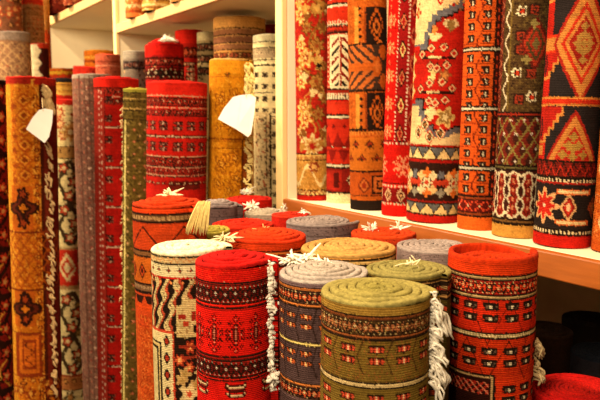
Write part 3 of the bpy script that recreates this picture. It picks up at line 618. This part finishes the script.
def d_r8(w):
    w.band(-60, 260, '201c20'); Y = w.Y + w.y0
    w.off = -5; w.rect(-40, -20, -60, 168, 'a81e16')
    for y0 in (-18, 62, 128):                                   # stepped red hooks along the side
        for j in range(5):
            x1 = -26 + 5 * j; a = y0 - 22 + j * 7; 
            w.rect(-33, x1 + 4, a + 0, y0 + 14 - j * 2 + 4, 'c8803c') if j == 0 else None
        for j in range(5): w.rect(-33, -4 - j * 4, y0 - 20 + j * 7, y0 - 11 + j * 7, 'b8763a'); w.rect(-33, -6 - j * 4, y0 - 20 + j * 7, y0 - 13 + j * 7, 'a01c16')
        w.diamond(-25, y0 + 2, 5, 12, '3a1418', '7a1a18')
    w.rect(-34, 34, 34, 37, 'c03018'); w.rect(-34, 34, 37, 50, 'b8763a'); w.rect(-34, 34, 50, 53, 'c03018')
    w.diamond(11, 44, 32, 60, '961f18', 'b8763a', 'b8763a', 'b0281a', 'b8763a', '8e1c16', '8e1c16', '8e1c16', '8e1c16', step=1)
    for a, b in ((0, 0), (6, 0), (-6, 0), (0, 9), (0, -9), (4, 6), (-4, 6), (4, -6), (-4, -6), (0, 17), (0, -17)): w.rosette(11 + a, 44 + b, 3.6, '9a7038', petals=4)
    w.band(98, 100, 'c8803c'); w.band(100, 105, 'b82a18'); w.band(105, 107, 'b8763a')
    m = (abs(w.X - w.u(8)) < (Y - 110) * .55)
    w.m(m & (Y > 110) & (Y < 162), '961f18'); m2 = (abs(w.X - w.u(8)) < (Y - 116) * .55); w.m(m2 & (Y > 116) & (Y < 162), 'b8763a'); m3 = (abs(w.X - w.u(8)) < (Y - 127) * .55); w.m(m3 & (Y > 124) & (Y < 162), 'a8241a')
    for x, y in ((8, 138), (3, 147), (13, 147), (8, 150), (-2, 156), (18, 156), (8, 158)): w.rosette(x, y, 4, 'a07838', petals=4)
    w.rect(-34, -22, 148, 158, 'b8763a'); w.band(162, 164, K); w.band(164, 178, '6a1814'); w.zig(164, 177, 10, K, 2); w.zig(167, 180, 10, 'b0281c', 1.4, 3)
    w.off = 0; w.band(178, 181, K); w.dashes(181, 'f0d8b0', 4, 2, 3); w.band(184, 186, 'a02018'); w.band(186, 231, '201a1c')
    w.rect(-10, 24, 191, 196, 'd86a34'); w.rect(-8, 22, 192, 195, 'f0d4a0'); w.rect(-10, 24, 222, 227, 'd86a34'); w.rect(-8, 22, 223, 226, 'f0d4a0')
    w.diamond(3, 209, 8, 13, 'd8a878', '8a1c18', 'c03020', 'f0c8a0'); w.diamond(28, 209, 10, 12, '8a3a1c', 'a8582c')
    w.rosette(-22, 209, 15, 'd8a070', 'b8241a', 'b8241a', 'b8241a', petals=8); w.rosette(-22, 209, 2, 'f0e0c0')
    w.band(231, 233, K); w.dashes(233, 'f0d8b0', 4, 2, 3); w.band(236, 238, K); w.band(238, 260, 'b41a14')
def d_r9(w):
    w.band(-60, 270, 'b8561c'); w.speck(-60, 250, ['a4481a', 'c86a2c'], .3, 2)
    for y in (150, 60, -30): w.rosette(-10, y + 22, 20, 'd8b078', 'e0bc84', 'a8361c', petals=4); w.diamond(-18, y + 78, 8, 12, 'e0c090', '3a1c14', 'c08a48')
    w.band(246, 270, 'b04a18'); w.row(200, 'w'.split(), {'w': 'e8b888'}, 5); w.speck(196, 244, ['d88a54', '8a2c18'], .15, 2)
# ------------------------------------------------------------------ the shop: floor, back wall, shelving
WOOD = paint('pine_front_edge', 'a95a1d', .45, (1.5, 14, 14), .78)
PINE2 = paint('pale_pine_edge', 'e2b678', .5, (1.5, 14, 14), .85)
UPE = paint('cream_upright_edge', 'f0d090', .5, (2, 2, 2), .92)
CREAM = paint('cream_painted_board', 'f0e2bc', .5, (2, 2, 2), .95)
WALLM = paint('warm_plaster', 'd8c08c', .8, (3, 3, 3)); FLOORM = paint('dark_floor_boards', '4a2c18', .6, (1, 8, 1), .6); CEILM = paint('ceiling_plaster', 'e0d4b8', .9, (2, 2, 2))
def box(V, F, x0, x1, y0, y1, z0, z1, bev=0):
    b = len(V); V += [(x, y, z) for z in (z0, z1) for x, y in ((x0, y0), (x1, y0), (x1, y1), (x0, y1))]
    F += [tuple(b + i for i in f) for f in ((3, 2, 1, 0), (4, 5, 6, 7), (0, 1, 5, 4), (1, 2, 6, 5), (2, 3, 7, 6), (3, 0, 4, 7))]
def box_obj(name, dims, mat, parent=None, bevel=.003):
    V, F = [], []; box(V, F, *dims); o = mesh_obj(name, V, F, mat, parent, smooth=False)
    if bevel:
        m = o.modifiers.new('soft_edges', 'BEVEL'); m.width = bevel; m.segments = 2
    return o
def struct(name, dims, mat):
    o = box_obj(name, dims, mat, None, 0); o['kind'] = 'structure'; return o
BACK = D + .62
struct('floor', (-8.5, 2.2, -1.6, BACK + .15, GROUND - .06, GROUND), FLOORM)
struct('wall_back', (-8.5, 2.2, BACK + .02, BACK + .15, GROUND, 2.9), WALLM)
struct('wall_left', (-8.6, -8.5, -1.6, BACK + .15, GROUND, 2.9), WALLM)

XP = [on_y(281, 150, D)[0], on_y(118, 100, D)[0], on_y(50, 100, D)[0]]     # the uprights
def sub(parent, name, dims, mat, bevel=.003, lab=None):
    l = parent.location
    o = box_obj(name, (dims[0] - l.x, dims[1] - l.x, dims[2] - l.y, dims[3] - l.y, dims[4] - l.z, dims[5] - l.z), mat, parent, bevel)
    if lab: o['label'] = lab
UPL = ['wide cream upright panel right beside the wine red flowered rolled rug', 'cream upright panel dividing the bare cream bay from the bay of the tan roll', 'cream upright panel farthest along the shelving, past the bare cream bay']
for x, lab in zip(XP, UPL):
    o = thing('shelf_upright', lab, 'upright', (x, D, GROUND), 'uprights of the shelving')
    sub(o, 'panel', (x - .019, x + .019, D + .012, BACK, GROUND, 2.7), CREAM); sub(o, 'front_edge', (x - .021, x + .021, D - .008, D + .012, GROUND, 2.7), UPE)
xr, x0, x1, x2, xl = 1.2, XP[0], XP[1], XP[2], -8.2
def shelf(a, b, top, th, label):
    o = thing('shelf', label, 'shelf', ((a + b) / 2, D, top), 'boards of the shelving')
    sub(o, 'board', (a + .023, b - .023, D + .012, BACK - .002, top - th, top), CREAM); sub(o, 'front_edge', (a + .023, b - .023, D - .008, D + .012, top - th, top), WOOD if top < 1 else PINE2, .003, 'honey coloured pine front edge')
def hz(x, y): return on_y(x, y, D)[2]                        # height of a point of the shelf fronts
shelf(x0, xr, SHELF, .052, 'long low cream shelf with pine front edge under the patterned row')
UP2 = hz(120.5, 23.3); shelf(x1, x0, UP2, UP2 - hz(121, 32), 'upper cream shelf with pine front edge above the tan and red rolls')
UP1 = hz(50.5, 18); shelf(x2, x1, UP1, UP1 - hz(49.75, 26), 'highest cream shelf with pine front edge over the bare panel')

# ------------------------------------------------------------------ the rolled rugs
FL, LONG, UPR, INB = 'rolled rugs standing on end in the floor display', 'rolled rugs in a row on the long low shelf', 'rolled rugs on the upper shelves', 'tall rolled rugs leaning along the shelving'
F = lambda *a, **k: rolled_rug(*a, group=FL, **k)
R = lambda *a, **k: rolled_rug(*a, group=LONG, foot=SHELF, edge=k.pop('edge', 'red'), t=.009, **k)
T = lambda *a, **k: rolled_rug(*a, group=INB, **k)
rolled_rug('F15', 'olive green topped rolled rug at the very front with coral block motifs', 377, Z=1.0, r=.08, top=290, t=.0125, edge='a3975a', edge2='948a48', face='darkolive', design=d_green, group=FL, seam=88, dome=.008, oval=.015,
     fringe=[dict(a=84, y0=301, y1=400, n=120, len=.05, c='white', side=.75, out=1.0, droop=.8, th=.0019)])
F('F11', 'bright red rolled rug with white star bands and dark lace diamonds', 235, Z=1.2, r=.0677, top=259, t=.0125, edge='c81a16', edge2='c01a18', face='brightred', design=d_red, seam=72, dome=.012, tuft=[(238, 254, .006, 8, 'cream')],
     fringe=[dict(a=66, y0=262, y1=402, n=210, len=.036, c='white', side=1.3, out=.5, droop=.45, th=.0030)])
F('F12', 'mauve grey rolled rug with white yarn knots on its rim and cream block motifs', 325, Z=1.153, r=.0725, top=271, t=.011, edge='b3a8a8', edge2='bdb0a8', face='mauve', design=d_mauve, seam=-120, dome=.012, tuft=[(292, 261, .02, 26, 'white'), (309, 259, .024, 30, 'white'), (320, 262, .02, 20, 'white'), (335, 267, .018, 18, 'white')])
F('F10', 'cream topped rolled rug with a flame striped panel below its border', 190, Z=1.3, r=.0715, top=246, t=.013, edge='efe6c8', edge2='f4ecd4', face='cream', design=d_cream, seam=80, dome=.004, tuft=[(227, 238, .02, 20, 'cream')])
F('F18', 'orange red rolled rug with a sunken middle beside the open shelf edge', 490.5, Z=1.26, r=.0775, top=250, t=.0115, edge='c8340f', edge2='c83a12', face='c4340f', design=d_orange, seam=118, wind=-1, sink=.013, flare=.007, dome=0, lip=.8,
     fringe=[dict(a=97, y0=350, y1=392, n=26, len=.05, c='sand', side=.5, out=1.0, droop=.55, th=.0022)])
F('F14', 'olive green topped rolled rug with a cream yarn knot, behind the front green one', 407, Z=1.22, r=.073, top=268, t=.0115, edge='968c54', edge2='9c945a', face='olive', design=d_olive_back, dome=.004, seam=60, tuft=[(410, 264, .014, 24, 'cream')])
F('F13', 'wide ochre yellow topped rolled rug with a loose flap across its coil', 350, Z=1.38, r=.0945, top=246, t=.015, edge='c89a58', edge2='cfa262', face='ochre', design=d_ochre, dome=.006, seam=170)
F('F9', 'orange red rolled rug with a small orange yarn knot, behind the bright red one', 268, Z=1.45, r=.083, top=235, t=.0125, edge='cf3514', edge2='d8481c', face='redorange', design=d_redback, dome=.012, tuft=[(262, 231, .014, 22, 'straw')])
F('F1', 'tall orange red rolled rug with dark lattice bands beside the olive roll', 168, Z=1.5, r=.075, top=203, t=.0125, edge='c83a16', edge2='d0401a', face='redorange', design=d_tall_orange, dome=.014, seam=40, tuft=[(171, 195, .02, 40, 'cream')])
F('F16', 'pale mauve topped rolled rug between the olive coil and the orange red roll', 434, Z=1.47, r=.0755, top=245, t=.0125, edge='a8999a', face='7a686c', design=plain('806e72', (16, K, 2)), seam=-150, dome=.003)
F('F17', 'red orange rolled rug with frayed white yarn, tucked against the shelf edge', 385, Z=1.62, r=.076, top=232, t=.0125, edge='cc4218', face='redorange', design=plain('b8341a'), tuft=[(372, 229, .02, 26, 'white'), (398, 228, .018, 22, 'white')])
F('F6', 'slate mauve rolled rug with its outer end curled up, against the shelf edge', 319, Z=1.70, r=.08, top=220, t=.0115, edge='8f8285', edge2='a39494', face='75656a', design=plain('6c5c62', (9, '4a3c40', 1)), seam=88, wind=-1, flare=.014, dome=.004)
F('F5', 'small red rolled rug with a white yarn end, beside the upright', 291.5, Z=1.86, r=.051, top=214, t=.011, edge='c8301c', face='brightred', design=plain('b01c14'), tuft=[(304, 212, .014, 18, 'white')])
F('F4', 'pale grey rolled rug with a loose white yarn bow on its coil', 268, Z=1.97, r=.0645, top=212, t=.010, edge='a89c90', edge2='b8aca0', face='grey', design=plain('8a7c74', (8, K, 1)), dome=.008, tuft=[(252, 207, .022, 34, 'white'), (284, 207, .012, 12, 'white')])
F('F7', 'low red rolled rug mostly hidden behind the orange red coil', 244, Z=1.78, r=.08, top=223, t=.0125, edge='cc2a16', face='brightred', design=plain('a81a12'))
F('F3', 'red rolled rug with a white yarn knot before the gold roll', 250, Z=2.12, r=.07, top=198, t=.0125, edge='c42016', face='brightred', design=plain('b01812'), tuft=[(246, 192, .018, 34, 'white')])
F('F2', 'charcoal mauve rolled rug with loosely spiralled coil behind the orange red roll', 218.5, Z=1.95, r=.060, top=205, t=.0115, edge='7a6c72', edge2='a89c9e', face='5c4c52', design=plain('57474c', (8, '3c3034', 1)), dome=.016, flare=.004, seam=70)
F('F8', 'olive yellow rolled rug under the draped straw fringe', 208, Z=1.64, r=.056, top=229, t=.0115, edge='b0a448', face='olive', design=plain('8a7c34'))
F('F19', 'scarlet coiled rolled rug low down beneath the shelf', 578, Z=1.33, r=.083, top=389, t=.0085, edge='cc1a18', edge2='d02018', face='brightred', design=plain('b01412'), lip=.8, dome=.002)
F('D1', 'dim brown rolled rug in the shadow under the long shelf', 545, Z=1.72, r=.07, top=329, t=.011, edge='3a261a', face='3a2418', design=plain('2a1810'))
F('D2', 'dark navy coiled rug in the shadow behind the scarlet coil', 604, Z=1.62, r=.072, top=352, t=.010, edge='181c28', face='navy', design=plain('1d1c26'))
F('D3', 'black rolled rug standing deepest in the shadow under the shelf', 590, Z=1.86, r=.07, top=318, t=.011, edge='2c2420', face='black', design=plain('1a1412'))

T('B1', 'big red rolled rug with rows of small black and white block motifs', 178.3, Z=2.27, r=.1, top=83, t=.014, edge='bf2016', face='red', design=d_red_big, lean=1.7, dome=.008)
T('G1', 'gold rolled rug with brown scrolls, a blank white tag on its edge', 231, Z=2.33, r=.073, top=60, t=.0115, edge='c89a4a', edge2='8a8074', face='gold', design=d_gold_tall, lean=1.6, seam=48,
     fringe=[dict(a=46, y0=62, y1=96, n=70, len=.05, c='straw', side=.3, out=1, droop=1.0, th=.0036), dict(a=50, y0=110, y1=194, n=110, len=.032, c='straw', side=.4, out=1, droop=.5, th=.003)])
T('X1', 'cream rolled rug with dark block columns close against the upright', 272, Z=2.6, r=.068, top=36, t=.0115, edge='d8d0b4', face='cream', design=d_cream_blocks)
T('N5', 'tan rolled rug with thin dark stripes at the back of the bay', 240, Z=2.85, r=.106, top=19, t=.016, edge='c08c4c', face='tan', design=d_tan)
T('N4', 'narrow grey olive rolled rug between the red roll and the tan one', 209, Z=3.1, r=.053, top=33, t=.012, edge='b0a27c', face='6a5c44', design=simple('b0a27c', 'a08c64', 33, ((44, 6, '4a4030', 'c8b890', '8a4a34'), (56, 6, '4a4030', 'c8b890', '8a4a34'), (68, 6, '4a4030', 'c8b890', '8a4a34'))))
T('N3', 'straight red rolled rug with flat top and two banded borders', 190, Z=3.2, r=.064, top=31, t=.013, edge='c42418', face='red', design=simple('c01e14', 'a81a14', 36, ((48, 9, '6a1410', 'e8b890', 'c05030'),), guls=((62, 13, 'c08a6a', 'e0c0a0'), (72, 13, 'c08a6a', 'e0c0a0'))))
T('N2', 'red dome topped rolled rug with a white yarn knot', 165, Z=3.0, r=.081, top=46, t=.013, edge='c81c18', face='red', design=simple('c41a14', '96161a', 48, ((58, 7, '6a1010', 'd8a088', 'b03a2c'), (68, 10, '7a1412', 'f0d8b8', '3a0a0a'))), dome=.034, tuft=[(168, 40, .03, 40, 'white')])
T('N1', 'slate blue grey rolled rug beside the far upright', 136, Z=3.2, r=.058, top=52, t=.012, edge='989088', face='6a6468', design=simple('9a9088', '786a64', 52, ((62, 6, '4a4448', 'c0b0a8', '7a4a40'),)))
T('N6', 'dark red rolled rug glimpsed behind the tan and cream rolls', 274, Z=3.15, r=.07, top=26, t=.012, edge='9a2418', face='deepred', design=plain('7a1812'))
T('O1', 'slim olive rolled rug with dark speckles and a pale fringed edge', 139, lean=2.0, Z=2.45, r=.055, top=89, t=.0115, edge='9a9038', face='olive', design=d_olive_tall, seam=-62,
     fringe=[dict(a=-66, y0=105, y1=398, n=260, len=.022, c='paletan', side=-.5, out=1, droop=.5, th=.0022)])
T('A1', 'narrow red rolled rug with dotted edge column and black paired motifs', 117, lean=1.2, Z=2.7, r=.086, top=79, t=.0135, edge='c41a14', face='red', design=d_red_bokhara, dome=.010)
T('M1', 'greyish mauve rolled rug covered in small pale dots', 93, lean=0.2, Z=3.0, r=.083, top=75, t=.013, edge='a09088', face='mauve', design=d_mauve_dots)
T('C1', 'slim cream rolled rug with dark scrolling lattice and red cap', 68, lean=1.0, Z=3.2, r=.072, top=100, t=.013, edge='b42418', face='cream', design=d_cream_scroll)
T('T1', 'golden orange rolled rug with red cap, a blank tag tied to it', 30, Z=2.6, r=.087, top=78, t=.014, edge='c0241a', face='amber', design=d_gold_persian, dome=.006, seam=35, lean=1.3,
     fringe=[dict(a=35, y0=84, y1=104, n=60, len=.06, c='paletan', side=.3, out=1, droop=.9, th=.004), dict(a=38, y0=140, y1=398, n=170, len=.042, c='paletan', side=.1, out=1.0, droop=.9, th=.003)])
def d_dark_border(w):
    w.band(76, 84, K); w.band(84, 470, '7a1c16'); w.vscroll(0, 14, 50, '2a1612', 3); w.vscroll(2, 16, 50, 'c8983c', 1.2, off=12)
    for y in range(92, 430, 24): w.rosette(10, y, 7, K, 'b83a24', 'c8a060', petals=5)
    for y in range(104, 430, 48): w.band(y, y + 6, '2a1410')
T('P0', 'dark red patterned rolled rug with a black cap beside the golden orange one', -10, lean=1.6, Z=2.75, r=.068, top=80, t=.013, edge='241a1a', face='deepred', design=d_dark_border)
T('K1', 'striped yellow and red rolled rug with a black cap', 62, Z=3.55, r=.074, top=79, t=.014, edge='1e1a1e', face='ochre', lip=1.4,
  design=lambda w: (w.band(80, 200, 'b8883c'), w.lines((84, '5a3a24', 1), (87, 'c8a050', 3), (90, '8a5a30', 1), (93, 'd0a858', 2), (95, 'b0241a', 9))))
T('V1', 'low red rolled rug with a yellow edge against the bare cream panel', 62, Z=4.3, r=.08, top=69, t=.016, edge='c07a28', edge2='b8341c', face='red', design=plain('b03418', (2, 'c8942c', 3)))
T('V2', 'red rolled rug with tilted cap behind the greyish mauve roll', 88, Z=3.8, r=.075, top=66, t=.015, edge='c8281c', face='red', design=plain('a8241a', (8, K, 1)), lean=5)
T('V3', 'orange yellow topped rolled rug standing highest against the cream panel', 100, Z=4.15, r=.088, top=51, t=.017, edge='cf8a2a', face='orange', design=plain('c0641c', (6, 'd8a040', 2), (10, '8a3a18', 2)))
T('V4', 'brick pink rolled rug with a faint patterned side below the orange one', 108.5, Z=3.35, r=.06, top=55, t=.014, edge='c04a34', face='pink', design=plain('a8503c', (6, '7a2c20', 1), (10, 'c8806a', 1)))
T('U1', 'stout greyish brown rolled rug at the far left with a mauve rim', 11, Z=3.6, r=.098, top=33, t=.016, edge='8a7a74', face='7a5c48', design=lambda w: (w.band(30, 40, '75655e'), w.band(40, 200, '7c5a44'), w.lattice(42, 200, 9, 9, '9a7a5a', .12), w.speck(42, 200, ['5a3c30', 'a8885c', '8a4a34'], .12, 2)))
T('U2', 'brown speckled rolled rug rising behind the greyish brown one', 8, Z=4.1, r=.075, top=-16, t=.014, edge='7a4a34', face='brown', design=lambda w: (w.band(-30, 200, '7a4a34'), w.flowers(-20, 60, (('4a281c', 'b8804a'), ('a04028', 'c89a60')), 8, 3.2)))
T('U3', 'tan rolled rug with a red cap, patterned with brown rows', 32, Z=4.25, r=.07, top=0, t=.014, edge='b82a1c', face='tan', design=lambda w: (w.band(-4, 4, 'b02c1c'), w.band(4, 200, '9a6a40'), [w.row(y, 'K.K .r. K.K'.split(), {'K': '4a2818', 'r': 'b83a24'}, 5) for y in range(7, 60, 5)]))
T('U4', 'dark wine rolled rug with scalloped pale edge beside the far upright', 40, Z=4.0, r=.05, top=44, t=.012, edge='9a2a1c', face='wine', design=lambda w: (w.band(40, 48, 'a8301c'), w.band(48, 200, '3a1210'), w.rect(-12, -3, 44, 90, 'd8c8a8'), w.vscroll(-6, -1, 12, 'd8c8a8', 2.2, 46, 90)))
T('U5', 'orange rolled rug with red lower half, slim beside the far upright', 44.5, Z=4.5, r=.03, top=-4, t=.010, edge='c07028', face='orange', design=lambda w: (w.band(-10, 30, 'b87838'), w.band(30, 120, 'c2441c'), w.speck(-8, 60, ['8a4a24', 'd8a060'], .2, 2)))

R('R1', 'wine red rolled rug with cream and gold flowers next to the upright', 314.3, lean=-0.6, base=201, r=.053, up=.62, face='red', design=d_r1)
R('R2', 'red rolled rug with a cream chevron panel and plain white foot', 343.5, lean=0, base=203.5, r=.050, up=.60, face='red', design=d_r2)
R('R3', 'rust orange rolled rug with dark panels and a black foot', 370, lean=-1.3, base=211, r=.0545, up=.61, edge='rust', face='rust', design=d_r3)
R('R4', 'crimson rolled rug with white dotted lines and pale snowflakes', 400, lean=1.1, base=217, r=.0475, up=.60, face='brightred', design=d_r4)
R('R5', 'wide floral rolled rug with cream stepped corners around a red field', 433, lean=1.7, base=224, r=.0665, up=.60, face='red', design=d_r5)
R('R6', 'orange rolled rug with black and white window blocks', 478.5, lean=0.5, base=231, r=.0475, up=.57, edge='orange', face='orange', design=d_r6)
R('R7', 'brown rolled rug with white hooked stars, red lattice and gold foot', 518, lean=0.9, base=239, r=.0565, up=.56, edge='brown', face='brown', design=d_r7)
R('R8', 'navy and red rolled rug with a huge orange outlined diamond', 562.5, lean=1.6, base=249, r=.059, up=.55, face='navy', design=d_r8)
R('R9', 'rust orange rolled rug with pale medallions at the shelf end', 621, lean=1.5, base=256, r=.054, up=.52, edge='orange', face='orange', design=d_r9)

U = lambda key, label, x, y, r, up, **k: rolled_rug(key, label, x, base=y, r=r, up=up, group=UPR, t=.012, **k)
U('W1', 'orange and white striped small roll on the upper shelf by its upright', 136, 17, .045, .30, foot=UP2, edge='orange', face='orange', design=lambda w: (w.band(-80, 60, 'c06a34'), w.lines((4, 'e8c898', 3), (10, '9a3a1c', 2)), w.speck(-10, 20, ['8a3a1c', 'e8b880'], .2, 2)))
U('W2', 'yellow and brown rolled rug low on the upper shelf edge', 157, 10, .062, .30, foot=UP2, edge='ochre', face='ochre', design=lambda w: (w.band(-80, 60, 'c89a50'), w.lines((-2, '6a3a20', 2), (3, 'ecd8a0', 2), (6, '7a4a24', 2)), w.speck(-10, 12, ['8a4a28', 'e8d098'], .2, 2)))
U('W5', 'tan rolled rug further along the upper shelf edge', 184, 1, .05, .28, foot=UP2, edge='tan', face='tan', design=plain('b07a44'))
U('W3', 'dark maroon rolled rug on the far upper shelf', 60, 13, .085, .34, foot=UP1, edge='wine', face='wine', design=lambda w: (w.band(-80, 60, '6a2018'), w.speck(-20, 16, ['3a100e', 'a04a34'], .3, 2)))
U('W4', 'brick red rolled rug on the far upper shelf behind its front edge', 77, 5, .075, .34, foot=UP1, edge='brick', face='brick', design=lambda w: (w.band(-80, 60, '8a3a24'), w.speck(-20, 16, ['5a1c14', 'c8805a'], .3, 2)))

# straw coloured fringe hanging from the orange red roll
def draped():
    rn = np.random.RandomState(5); P = []
    root = [o for o in bpy.data.objects if o.get('label', '').startswith('tall orange red rolled rug with dark')][0]
    L0 = np.array(root.location)
    for k in range(26):
        q = k / 25
        a = at_depth(199 + 11 * q, 202 + rn.uniform(-1, 1), 1.43 + .02 * q); b = at_depth(185 + 22 * q + rn.uniform(-1, 1), 233 + rn.uniform(-4, 3), 1.405 + .03 * q)
        s = at_depth(193 + 16 * q, 211, 1.405 + .03 * q)
        P.append([(a * (1 - v) ** 2 + 2 * s * v * (1 - v) + b * v * v) - L0 for v in np.linspace(0, 1, 8)])
    V, Fc = tubes(P, [.0017] * len(P)); o = mesh_obj('fringe', V, Fc, YARN['straw'], root); o['label'] = 'straw coloured fringe draped down from the rim'
draped()

# ------------------------------------------------------------------ paper price tags on strings
PAPER = paint('white_card', 'f4efe4', .6, (4, 4, 4), .95)
def price_tag(label, corners, hole, knot, Z, sink):
    P = [at_depth(x, y, Z + dz) for x, y, dz in corners]; c = sum(P) / len(P)
    o = thing('price_tag', label, 'price tag', tuple(c))
    n = np.cross(P[1] - P[0], P[-1] - P[0]); n /= np.linalg.norm(n); n = n if n @ FW < 0 else -n
    V = [p - c for p in P] + [p - c - n * .0012 for p in P]; m = len(P)
    Fc = [tuple(range(m)), tuple(reversed(range(m, 2 * m)))] + [(i, m + i, m + (i + 1) % m, (i + 1) % m) for i in range(m)]
    mesh_obj('card', V, Fc, PAPER, o, smooth=False)
    a, b = at_depth(*hole, Z - .002) - c, at_depth(*knot, Z + sink) - c
    V, Fc = tubes([[a + (b - a) * q + UPW * .004 * math.sin(q * 3) for q in np.linspace(0, 1, 6)]], [.0014]); mesh_obj('string', V, Fc, YARN['sand'], o)
price_tag('blank white tag hanging from the golden orange roll', [(26, 129, 0), (33, 117, 0), (39, 110, 0), (45, 108.5, 0), (53, 110, 0), (52, 124, 0), (49, 137, 0), (44.5, 143, 0)], (43, 111), (42, 98), 2.495, .035)
price_tag('blank white tag hanging from the gold scrolled roll', [(218, 119, 0), (224, 108, .005), (233, 97, .005), (241, 95, .005), (250, 94, 0), (256, 97.5, 0), (254, 116, 0), (251, 134, 0), (248, 137, 0), (236, 129, -.005)], (246, 97), (247, 84), 2.225, .055)

# ------------------------------------------------------------------ light: warm halogens over the display
def area(name, loc, target, size, power, col):
    l = bpy.data.lights.new(name, 'AREA'); l.size = size; l.energy = power; l.color = col
    o = link(bpy.data.objects.new(name, l)); o.location = loc
    o.rotation_euler = (Vector(target) - Vector(loc)).to_track_quat('-Z', 'Y').to_euler(); return o
def spot(name, loc, target, power, col, ang=70, rad=.06, blend=.6):
    l = bpy.data.lights.new(name, 'SPOT'); l.energy = power; l.color = col; l.spot_size = math.radians(ang); l.spot_blend = blend; l.shadow_soft_size = rad
    o = link(bpy.data.objects.new(name, l)); o.location = loc
    o.rotation_euler = (Vector(target) - Vector(loc)).to_track_quat('-Z', 'Y').to_euler(); return o
WARM = (1.0, .75, .48)
spot('halogen', (-1.35, .15, 2.75), (-1.5, .8, .9), 150, WARM, 80)
spot('halogen', (-.4, -.1, 2.7), (-.7, .75, 1.0), 72, WARM, 85)
spot('halogen', (-3.2, .0, 2.75), (-3.0, .9, 1.2), 210, WARM, 85)
spot('halogen', (-5.0, .1, 2.75), (-4.6, 1.2, 1.2), 230, WARM, 85)
area('shop_lamp', (.25, -1.0, 2.25), (-1.3, .9, .9), .9, 46, (1, .78, .52))
area('shop_lamp', (-3.6, -1.2, 2.2), (-3.4, 1.2, 1.2), 1.0, 80, (1, .78, .52))
w = bpy.data.worlds.new('shop_air'); bpy.context.scene.world = w; w.use_nodes = True
w.node_tree.nodes['Background'].inputs[0].default_value = (1, .74, .46, 1); w.node_tree.nodes['Background'].inputs[1].default_value = .17

cam = bpy.data.cameras.new('camera'); co = link(bpy.data.objects.new('camera', cam))
cam.sensor_width = 36; cam.lens = 36 * FPX / 600; cam.clip_start = .05
M = Matrix([[RT[i], UPC[i], -FW[i]] for i in range(3)]); co.matrix_world = Matrix.Translation(Vector(CAM)) @ M.to_4x4()
cam.dof.use_dof = True; cam.dof.focus_distance = 1.3; cam.dof.aperture_fstop = 8.0
bpy.context.scene.camera = co
vs = bpy.context.scene.view_settings
vs.view_transform = 'Standard'; vs.look = 'None'; vs.exposure = .5
